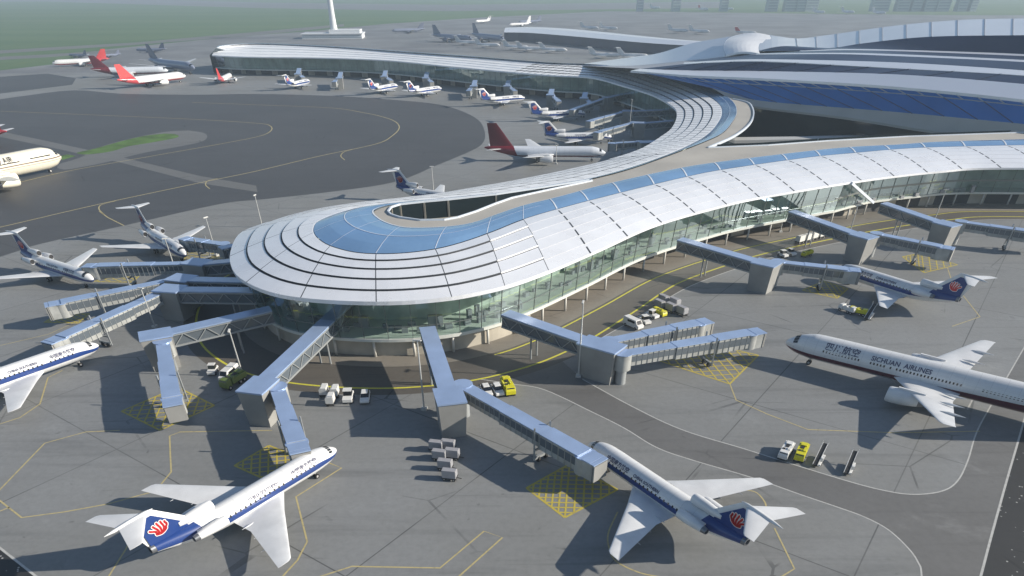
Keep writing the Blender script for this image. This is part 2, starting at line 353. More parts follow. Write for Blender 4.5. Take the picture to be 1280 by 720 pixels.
# ================================================================== THE CONCOURSE (one long building)
K = [((1520, 211), (1470, 178), (1462, 171)), ((1400, 211), (1352, 180), (1346, 173)), ((1237, 210), (1192, 183.5), (1186, 177)), ((1177, 214), (1130, 186), (1123, 181)), ((1120, 220), (1072, 191), (1064, 184)),
     ((1062, 228), (1010, 197), (1003, 190)), ((954, 246), (905, 212), (897, 203)), ((900, 258), (850, 223), (842, 212)), ((820, 281), (768, 243), (758, 230.5)), ((750, 312), (706, 259), (696, 247)),
     ((687, 339), (655, 274), (655, 257)), ((640, 356), (617, 289), (622, 268)), ((600, 366), (577, 303), (590, 279)), ((560, 373), (540, 312), (555, 284)), ((500, 378), (493, 317), (513, 285)),
     ((440, 378), (448, 316), (492, 281.5)), ((380, 374), (415, 308), (478, 276)), ((340, 367), (399, 299), (471, 271)), ((310, 355), (393, 291), (468, 268)), ((292, 340), (393, 284), (467, 265.5)),
     ((288, 318), (398, 277), (468, 263)), ((300, 293), (415, 269), (473, 260.5)), ((330, 280), (437, 262.5), (481, 258)), ((370, 267), (470, 257), (493, 255.8)), ((420, 257), (530, 251), (536, 250.4)),
     ((480, 250), (610, 243.2), (614, 242.6)), ((540, 243), (650, 238), (654, 237.4)), ((600, 233), (705, 229), (709, 228.5)), ((640, 226), (738, 223.2), (744, 222.5)), ((700, 214), (785, 210.5), (791, 210)),
     ((760, 200), (835, 193), (846, 190.5)), ((800, 187), (868, 178), (881, 177)), ((825, 172), (885, 168), (902, 167)), ((840, 160), (897, 155), (913, 156)), ((846, 144), (903, 142), (921, 141)),
     ((840, 133), (899, 130), (916, 127)), ((815, 119), (880, 117.5), (898, 115)), ((780, 108), (845, 103), (862, 102)), ((740, 97.5), (800, 88.5), (812, 87)), ((690, 94.5), (735, 81.5), (742, 80.5)),
     ((640, 90.5), (672, 78.5), (678, 77.7)), ((560, 83), (583, 71), (587, 70.5)), ((480, 75.5), (494, 64.5), (497, 64)), ((400, 72.5), (408, 58.5), (410, 58)), ((320, 71.5), (323, 55), (324, 54.5)), ((280, 70.3), (282, 57), (283, 56.6)), ((262, 69), (268, 60), (270, 59.7))]
ZE, ZW, ZB = 13.5, 17.5, 18.3
kE = [G(*k[0], ZE) for k in K]; kW = [G(*k[1], ZW) for k in K]; kB = [G(*k[2], ZB) for k in K]
NS = 40
dE, dW, dB = catmull(kE, NS), catmull(kW, NS), catmull(kB, NS)
keyat = [i/NS for i in range(len(dE))]
Lm = [0]
for i in range(len(dE) - 1): Lm.append(Lm[-1] + (dE[i].lerp(dW[i], .5) - dE[i+1].lerp(dW[i+1], .5)).length)
def at_len(s):
    import bisect
    j = min(max(bisect.bisect_right(Lm, s) - 1, 0), len(Lm) - 2); f = (s - Lm[j])/max(1e-9, Lm[j+1] - Lm[j])
    return dE[j].lerp(dE[j+1], f), dW[j].lerp(dW[j+1], f), dB[j].lerp(dB[j+1], f), keyat[j] + (keyat[j+1] - keyat[j])*f
def klen(k): return Lm[min(len(Lm)-1, int(round(k*NS)))]
def seamD(k): return 15.5 if k < 9.6 else (15 if k < 22 else (7.5 if k < 30 else 6.5))
S = []; s = 2.0; kk = 0
while s < Lm[-1] - 3:
    k = at_len(s)[3]; D = seamD(k)
    wd = .6 if k < 10 else (.22 if k < 22 else (.5 if k < 30 else .7))
    S.append((s - wd/2, 1)); S.append((s + wd/2, 0))
    n = max(1, int(D/2.2))
    for q in range(1, n): S.append((s + D*q/n, 0))
    s += D
secs = [(at_len(s), fl) for s, fl in S]
def prof(E, W, t, lift=0, ex=1.6):
    p = E.lerp(W, t); p.z = ZE + (ZW - ZE)*(1 - (1 - t)**EX) + lift; return p
EX = 1.6
concourse = empty('concourse_building', G(480, 452), 0, 'long curving airport concourse with rounded tip, white ringed roof and blue skylights', 'building')
rb = MB(); NB = 5
for ((E0, W0, B0, k0), fl), ((E1, W1, B1, k1), _) in zip(secs, secs[1:]):
    tip = 10 <= k0 < 22; bay = 30 <= k0 < 40; back = 22 <= k0 < 30; far = k0 >= 40
    nb = 6 if k0 < 10 else 5
    EX = 1.6 if k0 < 26 else max(1.08, 1.6 - (k0 - 26)*.1)
    for j in range(nb):
        a, c = j/nb, (j + 1)/nb
        gap = .1 if tip else (.13 if bay else (.12 if back else (.05 if far else .03)))
        gapl = gap/nb
        # lower riser + panel + dark joint along its top edge
        lf = .07 if (k0 < 10 or back) else .26
        l0, l1 = prof(E0, W0, a, lf), prof(E1, W1, a, lf)
        if j == 0: g0, g1 = prof(E0, W0, a, -.55), prof(E1, W1, a, -.55)
        else: g0, g1 = prof(E0, W0, a, -.05), prof(E1, W1, a, -.05)
        pm = 2 if (bay or far or back) else 0
        rb.quad(g0, g1, l1, l0, 1 if (bay or k0 > 11 and tip) and j else pm)
        u0, u1 = prof(E0, W0, c - gapl, .06), prof(E1, W1, c - gapl, .06)
        m0, m1 = l0.lerp(u0, .74), l1.lerp(u1, .74)
        rb.quad(l0, l1, m1, m0, 1 if fl and not far else pm); rb.quad(m0, m1, u1, u0, 1 if (fl and (tip or bay)) else pm)
        e0, e1 = prof(E0, W0, c, -.05), prof(E1, W1, c, -.05)
        rb.quad(u0, u1, e1, e0, pm if far and j != 2 else (1 if j < nb - 1 else pm))
smooth_by(rb.build('white_roof', ['panel', 'panel_gap', 'panel_lightened'], concourse), 12)
# skylight between the white bands and the flat roof
sb = MB(); ribs = []; ring_a, ring_b, edge_a, edge_b = MB(), MB(), MB(), MB()
for i, (((E0, W0, B0, k0), fl), ((E1, W1, B1, k1), _)) in enumerate(zip(secs, secs[1:])):
    if (W0 - B0).length < .3: continue
    q = []
    for W, B in ((W0, B0), (W1, B1)):
        w = (B - W).length; r = []
        for t in (0, .25, .5, .75, 1):
            p = W.lerp(B, t); p.z = ZW + .1 + (ZB - ZW)*t + min(.9, w*.04)*sin(pi*t); r.append(p)
        q.append(r)
    for j in range(4): sb.quad(q[0][j], q[1][j], q[1][j+1], q[0][j+1])
    up = V((0, 0, .08))
    if fl and (10 < k0 < 21 or k0 < 10):
        rb_ = MB(); ribs.append(rb_)
        for j in range(4): rb_.quad(q[0][j] + up, q[1][j] + up, q[1][j+1] + up, q[0][j+1] + up)
    if k0 < 22 or 30 < k0 < 38:
        a0, a1, b0, b1 = q[0][2], q[1][2], q[0][2].lerp(q[0][3], .06), q[1][2].lerp(q[1][3], .06)
        if 9.5 < k0 < 22 or k0 > 30: (ring_a if k0 < 25 else ring_b).quad(a0 + up, a1 + up, b1 + up, b0 + up)
        for t in (.97,):
            a0, a1, b0, b1 = q[0][3].lerp(q[0][4], .9), q[1][3].lerp(q[1][4], .9), q[0][4], q[1][4]
            (edge_a if k0 < 25 else edge_b).quad(a0 + up, a1 + up, b1 + up, b0 + up)
smooth_by(sb.build('blue_skylight', 'skylight', concourse), 40); [q.build('skylight_rib', 'rib', concourse) for q in ribs]; [q.build('skylight_edge', 'rib', concourse) for q in (ring_a, ring_b, edge_a, edge_b)]
# flat beige roof with the courtyard opening
hole_px = [(485, 265), (489, 259.5), (500, 256), (530, 252.7), (560, 250), (620, 243.4), (680, 234.5), (738, 225.3), (740, 226.5), (690, 237), (640, 248), (620, 255), (595, 265), (572, 272.5), (555, 275.5), (525, 276), (500, 272.5), (489, 269)]
hole = [G(x, y, 18.1) for x, y in hole_px]
edge_px = [(916, 124), (930, 127), (938, 131), (942, 142), (937, 155), (918, 170), (885, 185)]
edge = catmull([G(x, y, 18.1) for x, y in edge_px], 6)
outer = [p for p in dB[1*NS:30*NS:10]] + [p for p in dB[30*NS:36*NS:10]] + edge + [G(x, y, 18.1) for x, y in ((960, 182), (1035, 176.5), (1135, 171), (1280, 166), (1340, 164))]
fb = MB(); fb.poly([[V((p.x, p.y, 18.1)) for p in outer], hole]); fb.build('flat_roof', 'beige_roof', concourse)
eb = MB()
hl = hole + [hole[0]]
for a, c in zip(hl, hl[1:]): eb.beam(a + V((0, 0, .15)), c + V((0, 0, .15)), .45, .45)
eb.build('courtyard_kerb', 'rib', concourse); eb = MB()
for a, c in zip(edge, edge[1:]): eb.beam(a, c, .6, .8)
eb.build('roof_edge', 'rib', concourse); eb = MB()
eg2 = [G(x, y, 18.1) for x, y in ((885, 185), (960, 182), (1035, 176.5), (1135, 171), (1280, 166), (1340, 164))]
for a, c in zip(eg2, eg2[1:]): eb.beam(a, c, .4, .7)
eb.build('roof_edge', 'rib', concourse)
cb = MB()
for a, c in zip(hl, hl[1:]): cb.quad(V((a.x, a.y, 0)), V((c.x, c.y, 0)), c + V((0, 0, -.1)), a + V((0, 0, -.1)))
cb.build('courtyard_glass', 'dark_glass', concourse)
cbm = MB()
for k in range(1, len(hl) - 1):
    for z in (4.5, 9, 13.5): 
        a, c = hl[k], hl[k+1]; cbm.beam(V((a.x, a.y, z)), V((c.x, c.y, z)), .5, .5)
    cbm.beam(V((hl[k].x, hl[k].y, 0)), V((hl[k].x, hl[k].y, 18)), .5, .5)
cbm.build('courtyard_frame', 'base_wall', concourse)
wb = MB(); back = edge[2:] + eg2[1:]
for a, c in zip(back, back[1:]):
    n = V((-(c - a).y, (c - a).x, 0)).normalized()*6
    n = n if n.x < 0 else -n
    wb.quad(V((a.x, a.y, 0)) + n, V((c.x, c.y, 0)) + n, c + n, a + n)
wb.build('rear_glass_wall', 'dark_glass', concourse)
# eave, glass wall, rim, plinth, columns (E curve offset inwards)
Pe = resample(dE, 640)
def keyof(i): 
    s = i/(len(Pe) - 1)*LE[-1]
    return s
nrm = []
for i in range(len(Pe)):
    d = Pe[min(i+1, len(Pe)-1)] - Pe[max(i-1, 0)]; d.z = 0; nrm.append(V((d.y, -d.x, 0)).normalized())
mid_i = min(range(len(Pe)), key=lambda i: (Pe[i] - kE[15]).length)
if nrm[mid_i].dot(kW[15] - kE[15]) < 0: nrm = [-n for n in nrm]
def idx_of(k): return min(range(len(Pe)), key=lambda i: (Pe[i] - kE[k]).length)
I5, I10, I22 = idx_of(5), idx_of(10), idx_of(22)
def inset(i, d, z): p = Pe[i] + nrm[i]*d; return V((p.x, p.y, z))
def gtop(i): return 2.4 if i > I5 else 2.4 + 4.5*min(1, (I5 - i)/10)
def gbot(i): return 3.2 if i > I5 else 3.2 + 3.7*min(1, (I5 - i)/10)
sof, gl, mu, rm, bw, fl_, iw = MB(), MB(), MB(), MB(), MB(), MB(), MB()
for i in range(len(Pe) - 1):
    j = i + 1
    sof.quad(inset(i, .05, 12.9), inset(j, .05, 12.9), inset(j, gtop(j) + .6, 12.7), inset(i, gtop(i) + .6, 12.7))
    gl.quad(inset(i, gbot(i), 4.3), inset(j, gbot(j), 4.3), inset(j, gtop(j), 12.68), inset(i, gtop(i), 12.68))
    for (d0, z0), (d1, z1) in (((-.35, 4.35), (-.35, 3.7)), ((-.35, 3.7), (1.5, 3.7)), ((1.5, 4.35), (-.35, 4.35))):
        rm.quad(inset(i, gbot(i) + d0, z0), inset(j, gbot(j) + d0, z0), inset(j, gbot(j) + d1, z1), inset(i, gbot(i) + d1, z1))
    bs = 4.2 if (I10 < i < I22) else 9.0; bj = 4.2 if (I10 < j < I22) else 9.0
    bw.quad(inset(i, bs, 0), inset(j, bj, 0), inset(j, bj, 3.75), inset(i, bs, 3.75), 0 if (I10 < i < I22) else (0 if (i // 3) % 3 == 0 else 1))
    rm.quad(inset(i, gbot(i) + 1.5, 3.7), inset(j, gbot(j) + 1.5, 3.7), inset(j, bs + .3, 3.72), inset(i, bs + .3, 3.72))
    fl_.quad(inset(i, gbot(i) + .1, 4.4), inset(j, gbot(j) + .1, 4.4), inset(j, 15, 4.4), inset(i, 15, 4.4))
    iw.quad(inset(i, 14, 4.4), inset(j, 14, 4.4), inset(j, 14, 13), inset(i, 14, 13))
    if i % 3 == 0: mu.beam(inset(i, gbot(i) - .06, 4.3), inset(i, gtop(i) - .06, 12.68), .12, .18)
    for z in ((7.1,) if i > I5 else (8.2,)):
        f = (z - 4.3)/8.38; dd0 = gbot(i)*(1-f) + gtop(i)*f - .07; dd1 = gbot(j)*(1-f) + gtop(j)*f - .07
        mu.beam(inset(i, dd0, z), inset(j, dd1, z), .1, .12 if i > I5 else .6)
sof.build('soffit', 'soffit', concourse); rm.build('floor_rim', 'rim', concourse)
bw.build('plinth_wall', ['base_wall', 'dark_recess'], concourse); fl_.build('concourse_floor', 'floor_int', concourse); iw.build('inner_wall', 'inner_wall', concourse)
gp = gl.build('glass_wall', 'facade_glass', concourse); mu.build('mullions', 'mullion', concourse)
nc = 0
for i in range(idx_of(1), I22, 5):
    if nc > 95: break
    c_ = MB(); p = inset(i, gbot(i) + .3, 0); c_.cyl(p, V((p.x, p.y, 3.72)), .32, n=10); c_.build('column', 'column', concourse, True); nc += 1
# seats, counters and partitions seen through the glass
ib = MB()
for i in range(idx_of(2), idx_of(24)):
    if random.random() < .75:
        d = random.uniform(5, 11); p = inset(i, d, 4.4); a = atan2(nrm[i].y, nrm[i].x)
        h = random.choice((.8, .9, 1.0, 2.4)); ib.box((p.x, p.y, 4.42 + h/2), (random.uniform(.5, 1.2), random.uniform(1, 2.2), h), a)
ib.build('lounge_furniture', 'v_grey', concourse)
st = MB(); a = inset(I5, -.3, 13.2); c = inset(idx_of(4) + 1, 4.5, 4.4); st.beam(a, c, .55, .8); st.build('slanted_strut', 'rib', concourse)
# far side of the far pier: roof falls away and a wall closes it
fb2 = MB(); I0 = 38*NS
prev = None
for i in range(I0, len(dB), 10):
    p = dB[i]; q = dE[i]; d = V((p.x - q.x, p.y - q.y, 0)).normalized(); cur = (p, V((p.x, p.y, 0)) + d*26 + V((0, 0, 13)), V((p.x, p.y, 0)) + d*26)
    if prev:
        fb2.quad(prev[0], cur[0], cur[1], prev[1], 0); fb2.quad(prev[1], cur[1], cur[2], prev[2], 1)
    prev = cur
e, c = dE[-1], prev
fb2.quad(V((e.x, e.y, 0)), e, c[0], V((c[0].x, c[0].y, 0)), 1); fb2.quad(V((c[0].x, c[0].y, 0)), c[0], c[1], c[2], 1)
fb2.build('rear_roof_slope', ['panel', 'dark_glass'], concourse)
def rebase(root):
    for ch in root.children: ch.data.transform(Matrix.Translation(-root.location))
rebase(concourse)
# ---- road and kerb that follow the concourse
def band(d0, d1, z, i0, i1, b):
    for i in range(i0, i1): b.quad(inset(i, d0, z), inset(i+1, d0, z), inset(i+1, d1, z), inset(i, d1, z))
I8 = idx_of(8)
def road_out(i): return -13.6 if i < I10 else -15
def line_out(i): return -9.8 - 2.2*min(1, max(0, (i - I8)/max(1, I10 - I8)))
b = MB()
for i in range(0, I22 + 4): b.quad(inset(i, road_out(i), .008), inset(i+1, road_out(i+1), .008), inset(i+1, 4.5, .008), inset(i, 4.5, .008))
tag(b.build('service_road', 'roadway'), kind='structure')
b = MB(); band(-1.6, 9.2, .012, 0, I22 + 4, b); tag(b.build('pavement', 'kerbpath'), kind='structure')
b = MB()
ribbon(b, [inset(i, line_out(i), 0) for i in range(0, I22 + 2)], .55, .02)
tag(b.build('yellow_line', 'line_yellow'), kind='structure')
b = MB(); ribbon(b, [inset(i, -2.6, 0) for i in range(0, idx_of(12))], .45, .02); tag(b.build('yellow_line', 'line_yellow'), kind='structure')
b = MB(); ribbon(b, [inset(i, road_out(i), 0) for i in range(0, I10)], .3, .02); tag(b.build('white_line', 'white_paint'), kind='structure')
# ================================================================== THE TERMINAL HALL
HP, HQ = G(937, 131, 16), G(1280, 174, 16)
def HC_(d, pts, n=64): return resample(catmull([GP(x, y, HP, HQ, d) for x, y in pts], 10), n)
h0 = HC_(0, [(905, 119), (937, 131), (960, 135), (1060, 147), (1170, 164), (1280, 174), (1400, 184), (1520, 194)])
h1 = HC_(4, [(890, 110), (920, 119), (960, 127), (1120, 140), (1280, 155), (1400, 167), (1520, 179)])
h2 = HC_(12, [(790, 88), (865, 94), (960, 98), (1120, 108), (1280, 124), (1400, 140), (1520, 158)])
h3 = HC_(22, [(800, 86), (865, 88), (960, 89), (1120, 93), (1280, 105), (1400, 118), (1520, 132)])
h4 = HC_(30, [(855, 80), (900, 77.5), (960, 76.5), (1120, 85), (1280, 94), (1400, 106), (1520, 119)])
h5 = HC_(38, [(855, 78), (900, 75.5), (960, 74), (1120, 78), (1280, 88), (1400, 99), (1520, 111)])
h6 = HC_(48, [(945, 68), (1040, 67.5), (1120, 70), (1280, 77.5), (1400, 87), (1520, 97)])
h7 = HC_(52, [(945, 67), (1040, 66), (1120, 67.7), (1280, 75), (1400, 84), (1520, 94)])
h8 = HC_(60, [(1000, 64), (1080, 62.8), (1280, 70), (1400, 78), (1520, 87)])
h9 = HC_(64, [(1000, 63.3), (1080, 61.3), (1280, 67.5), (1400, 75), (1520, 83)])
pw = [(722, 81.5), (790, 82), (855, 76), (910, 70), (945, 64), (980, 57.5), (1035, 60), (1080, 54), (1160, 46), (1280, 44), (1400, 43), (1520, 44)]
pv = [(722, 80.5), (790, 72), (825, 66), (865, 54), (905, 47), (940, 42), (960, 43.5), (997, 48), (1040, 43), (1120, 32), (1200, 25), (1280, 23), (1400, 21), (1520, 22)]
h10 = HC_(75, pw, 90); h11 = HC_(110, pv, 90); h10b = HC_(75, pw[4:], 64)
hall = empty('terminal_hall', HP.lerp(HQ, .5) - V((0, 0, 16)), 0, 'large terminal hall with stacked wavy white roof bands over dark blue glass', 'building')
hoff = hall.location
def hb(name, m, A, B, drop=0, smooth=True):
    b = MB(); f = V((0, 0, -drop))
    for i in range(len(A) - 1):
        b.quad(A[i] - hoff, A[i+1] - hoff, B[i+1] - hoff, B[i] - hoff)
        if drop: b.quad(A[i] + f - hoff, A[i+1] + f - hoff, A[i+1] - hoff, A[i] - hoff)
    return smooth_by(b.build(name, m, hall), 30)
hb('canopy_lip', 'beige_roof', h0, h1, .9)
h0g = [V((p.x, p.y, 0)) + V((.77, .63, 0))*7 for p in h0]; hb('lower_glass_wall', 'dark_glass', h0g, [q + V((0, 0, p.z + .5)) for p, q in zip(h0, h0g)])
hb('blue_glass_wall', 'blue_wall', h1, h2); hb('roof_band', 'hall_band', [p - V((.9, .7, 0)) for p in h2], h3, 1.0)
hb('clerestory_wall', 'navy_wall', h3, h4); hb('roof_band', 'hall_band', [p - V((.5, .4, 0)) for p in h4], h5, .5)
hb('clerestory_wall', 'navy_wall', h5, h6); hb('roof_band', 'hall_band', h6, h7, .3); hb('clerestory_wall', 'navy_wall', h7, h8); hb('roof_band', 'hall_band', h8, h9, .3)
hb('clerestory_wall', 'navy_wall', h9, h10b)
hb('wave_roof', 'wave', h10, h11, 1.0)
cl = [GP(x, y, HP, HQ, d) for (x, y), d in zip(((907.5, 68.4), (904.5, 60), (906.5, 52), (912, 47), (920, 43.8)), (69, 80, 91, 100, 106))]
cr = [GP(x, y, HP, HQ, d) for (x, y), d in zip(((949.7, 67), (948.5, 61.5), (953, 56), (964, 50.5), (962, 44)), (69, 78, 88, 98, 106))]
cl, cr = catmull(cl, 5), catmull(cr, 5); b = MB()
for i in range(len(cl) - 1):
    for j in range(8):
        q = [cl[a].lerp(cr[a], f/8) + V((0, 0, 1.2*sin(pi*f/8))) - hoff for a, f in ((i, j), (i, j + 1), (i + 1, j + 1), (i + 1, j))]; b.quad(*q)
        if i == 0: b.quad(q[0] - V((0, 0, 1)), q[1] - V((0, 0, 1)), q[1], q[0])
smooth_by(b.build('crest_shell', 'panel_lightened', hall), 40)
nb_ = V((HQ - HP).to_2d().to_3d()).cross(V((0, 0, 1))).normalized(); nb_ = nb_ if nb_.y > 0 else -nb_
h12 = [p + nb_*95 - V((0, 0, p.z - 16)) for p in h11]; hb('rear_roof_slope', 'wave', h11, h12); hb('rear_wall', 'navy_wall', h12, [V((p.x, p.y, 0)) for p in h12])
hs = HC_(22, [(800, 86), (830, 87), (865, 88), (900, 88.5), (945, 89)], 20); hs2 = HC_(75, [(722, 81.8), (790, 82.2), (855, 76.3), (910, 70.3), (945, 64.3)], 20)
hb('grey_shell', 'grey_shell', hs, hs2)
hs3 = HC_(4, [(800, 89), (850, 100), (890, 110)], 12); hs4 = HC_(22, [(790, 86.5), (800, 86), (820, 86.8)], 12)
# seams on the wave roof and mullions in the blue glass
sb = MB()
for i in range(44, 89, 3): sb.beam(h10[i] - hoff + V((0, 0, .1)), h11[i] - hoff + V((0, 0, .1)), .3, .3)
sb.build('wave_seam', 'grey_shell', hall)
mb = MB()
for i in range(6, 63, 2):
    a, c = h1[i] - hoff, h2[i] - hoff; mb.beam(a.lerp(c, .72), c, .35, .3, 0)
    if i % 4 == 0: mb.beam(a, c, .25, .25, 1)
for i in range(8, 62): 
    a, c, d, e = h1[i] - hoff, h2[i] - hoff, h1[i+1] - hoff, h2[i+1] - hoff
    mb.beam(a.lerp(c, .72), d.lerp(e, .72), .3, .3)
mb.build('wall_mullions', ['grey_shell', 'navy_wall'], hall)
for i in range(4, 63, 5):
    wm = MB(); wm.beam(h3[i] - hoff, h4[i] - hoff, .3, .3); wm.build('clerestory_mullion', 'navy_wall', hall)
# covered road deck in the dark court between hall and pier
deck = empty('elevated_roadway', G(1000, 178), 0, 'pale elevated roadway deck in the dark court beside the terminal hall', 'bridge')
do = deck.location; b = MB()
A = [G(x, y, 9) - do for x, y in ((918, 175.5), (1000, 174), (1100, 171.5), (1280, 166))]; B = [G(x, y, 9) - do for x, y in ((918, 171.5), (1000, 170.5), (1100, 168), (1280, 162))]
for i in range(3):
    b.quad(A[i], A[i+1], B[i+1], B[i]); b.quad(A[i] - V((0, 0, 1.2)), A[i+1] - V((0, 0, 1.2)), A[i+1], A[i]); b.quad(B[i+1] - V((0, 0, 1.2)), B[i] - V((0, 0, 1.2)), B[i], B[i+1])
b.build('deck', 'soffit', deck)
for i in range(3):
    for f in (.2, .6):
        p = A[i].lerp(A[i+1], f); c_ = MB(); c_.cyl((p.x + .8, p.y + .8, 0), (p.x + .8, p.y + .8, 7.9), .5); c_.build('pier', 'column', deck)
sheet('court_floor', 'asphalt', [[(p.x, p.y) for p in [q + V((-.77, -.63, 0))*-6 for q in h0[::6]] + [V((q.x, q.y, 0)) for q in back[::-1]]]], .01)
# ================================================================== DISTANT CONCOURSE
dist = empty('distant_concourse', G(740, 70), 0, 'low far concourse with pale curved roof behind the terminal hall', 'building'); do = dist.location
fr = catmull([G(x, y, 10) for x, y in ((630, 40.5), (660, 41), (700, 44), (740, 47.5), (800, 53), (855, 56.5), (905, 57))], 5)
bk = catmull([G(x, y, 13) for x, y in ((632, 34.5), (664, 33.8), (704, 35.5), (744, 39), (803, 45), (857, 50), (908, 53))], 5)
b = MB(); g = MB()
for i in range(len(fr) - 1):
    md0, md1 = fr[i].lerp(bk[i], .5) + V((0, 0, 1.5)), fr[i+1].lerp(bk[i+1], .5) + V((0, 0, 1.5))
    b.quad(fr[i] - do, fr[i+1] - do, md1 - do, md0 - do); b.quad(md0 - do, md1 - do, bk[i+1] - do, bk[i] - do)
    z = lambda p, q=0: V((p.x, p.y, q)) - do
    g.quad(z(fr[i]) + V((0, 4, 0)), z(fr[i+1]) + V((0, 4, 0)), fr[i+1] - do + V((0, 4, 0)), fr[i] - do + V((0, 4, 0))); g.quad(z(bk[i+1]), z(bk[i]), bk[i] - do, bk[i+1] - do)
g.quad(z(fr[0]) + V((0, 4, 0)), fr[0] - do + V((0, 4, 0)), bk[0] - do, z(bk[0]))
smooth_by(b.build('roof', 'hall_band', dist)); g.build('glass_wall', 'navy_wall', dist)
# ================================================================== CONTROL TOWER
twp = G(417, 48.5); tw = empty('control_tower', twp, R(4), 'tall white tapered control tower shaft rising from a two tier base', 'control tower')
b = MB(); prof_t = [(8, 0), (7, 10), (6.2, 25), (5.8, 45), (5.4, 70), (5.6, 88), (7, 94)]
b.loft([[(r*cos(2*pi*k/24), r*sin(2*pi*k/24)*.9 + 25, z + 14) for k in range(24)] for r, z in prof_t], True, True); smooth_by(b.build('shaft', 'tower_white', tw), 50)
b = MB(); b.loft([[(r*cos(2*pi*k/24), r*sin(2*pi*k/24) + 25, z) for k in range(24)] for r, z in ((9.2, 108), (13, 110), (13, 113), (11, 116.5))], True, True); b.build('cab', 'dark_glass', tw)
b = MB(); b.box((-2, 25, 4), (128, 62, 8)); b.box((-2, 25, 8.6), (132, 66, 1.2)); b.box((25, 25, 12), (66, 50, 5.6)); b.build('base_block', 'tower_white', tw)
b = MB()
for z in (2.6, 5.6): b.box((-2, -6.2, z), (124, .4, 1.1)); b.box((-66.1, 25, z), (.4, 58, 1.1))
b.build('window_band', 'far_win', tw); tw.scale = (.7,)*3
# ================================================================== FAR BLOCKS ON THE SKYLINE
fx = [(800, 6), (845, 8), (905, 7), (965, 10), (988, 12), (1001, 9), (1014, 12), (1100, 16), (1128, 12), (1145, 9), (1165, 15), (1178, 12), (1202, 9), (1216, 6)]
for i, (x, wpx) in enumerate(fx):
    p = G(x, 14.5); sc = 1/.35; h = random.uniform(45, 75); wd = wpx*sc
    o = empty('apartment_block', p, 0, 'pale hazy block on the far edge of the airfield, %s from the left' % ORD[i], 'building', 'pale blocks beyond the far apron')
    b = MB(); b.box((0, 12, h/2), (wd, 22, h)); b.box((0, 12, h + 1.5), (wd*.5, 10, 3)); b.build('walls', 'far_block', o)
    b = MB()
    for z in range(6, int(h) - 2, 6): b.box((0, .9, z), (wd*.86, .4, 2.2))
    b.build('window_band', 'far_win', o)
# ================================================================== AIRCRAFT
def livery(name, white, band, zl, zh, sweep=None, belly=None, zb=None, tailx=None, tailc=None, thin=None):
    """paint scheme by the aircraft's own coordinates"""
    m, b, t = newmat(name, .28); b.inputs['Coat Weight'].default_value = .25
    sep = t.n.new('ShaderNodeSeparateXYZ'); t.l.new(t.n.new('ShaderNodeTexCoord').outputs['Object'], sep.inputs[0]); x, z = sep.outputs['X'], sep.outputs['Z']
    nz = t.noise(t.n.new('ShaderNodeTexCoord').outputs['Object'], .8, 6)
    c = t.mix(t.m('MULTIPLY', t.ss(nz, .45, .75), .12), white, tuple(q*.75 for q in white))
    # skin joints round the body, lap joints along it, and streaks of grime
    fx = t.m('FRACT', t.m('MULTIPLY', x, .42)); jn = t.m('LESS_THAN', fx, .035)
    fz = t.m('FRACT', t.m('ADD', t.m('MULTIPLY', z, .9), .13)); jn = t.m('MAXIMUM', jn, t.m('LESS_THAN', fz, .03))
    c = t.mix(t.m('MULTIPLY', jn, .35), c, tuple(q*.55 for q in white))
    gr = t.noise(t.mapping(t.n.new('ShaderNodeTexCoord').outputs['Object'], (0, 0, 0), (.25, 2.2, 2.2)), 1.0, 6, .65)
    c = t.mix(t.m('MULTIPLY', t.ss(gr, .5, .75), .3), c, tuple(q*.6 for q in white))
    if belly:
        c = t.mix(t.m('LESS_THAN', z, zb), c, belly)
    if band:
        # the stripe runs level, dips to a point at the nose and widens towards the tail
        if name == 'livery_blue':
            nose = t.m('MULTIPLY', t.ss(x, -5.0, 0.0), -.35)
            lo = t.m('ADD', zl, nose); hi = t.m('ADD', zh, t.m('MULTIPLY', t.ss(x, -6.0, 0.0), -.75))
            tail = t.m('MAXIMUM', 0.0, t.m('SUBTRACT', -23.5, x))
            lo = t.m('ADD', lo, t.m('MULTIPLY', tail, .13))
            hi = t.m('ADD', hi, t.m('MULTIPLY', tail, .1)); hi = t.m('ADD', hi, t.m('MULTIPLY', t.m('MAXIMUM', 0.0, t.m('SUBTRACT', -27.6, x)), 1.6))
        elif name == 'livery_maroon':
            w_ = t.m('MULTIPLY', t.m('MAXIMUM', 0.0, t.m('SUBTRACT', -18.0, x)), -.012)
            lo = t.m('ADD', zl, w_); hi = t.m('ADD', zh, t.m('MULTIPLY', t.m('MAXIMUM', 0.0, t.m('SUBTRACT', -34.0, x)), .035))
        else: lo, hi = zl, zh
        f = t.m('MULTIPLY', t.m('GREATER_THAN', z, lo), t.m('LESS_THAN', z, hi)); c = t.mix(f, c, band)
    if thin:
        for a, e, col in thin:
            c = t.mix(t.m('MULTIPLY', t.m('GREATER_THAN', z, a), t.m('LESS_THAN', z, e)), c, col)
    if tailx is not None: c = t.mix(t.m('LESS_THAN', t.m('ADD', x, t.m('MULTIPLY', z, .5)), tailx), c, tailc)
    t.l.new(c, b.inputs['Base Color']); return m
W_ = (.7, .71, .72)
livery('livery_blue', W_, (.018, .05, .2), 2.72, 3.72)
livery('livery_maroon', W_, (.1, .018, .035), 2.3, 3.3, belly=(.4, .41, .44), zb=2.35)
livery('livery_red', W_, (.4, .04, .05), 1.7, 2.6, belly=(.38, .06, .07), zb=1.9, tailx=-40, tailc=(.5, .05, .06))
livery('livery_dkred', (.66, .7, .76), (.13, .02, .03), 1.8, 2.5, belly=(.15, .03, .04), zb=2.0, tailx=-39.5, tailc=(.17, .016, .026))
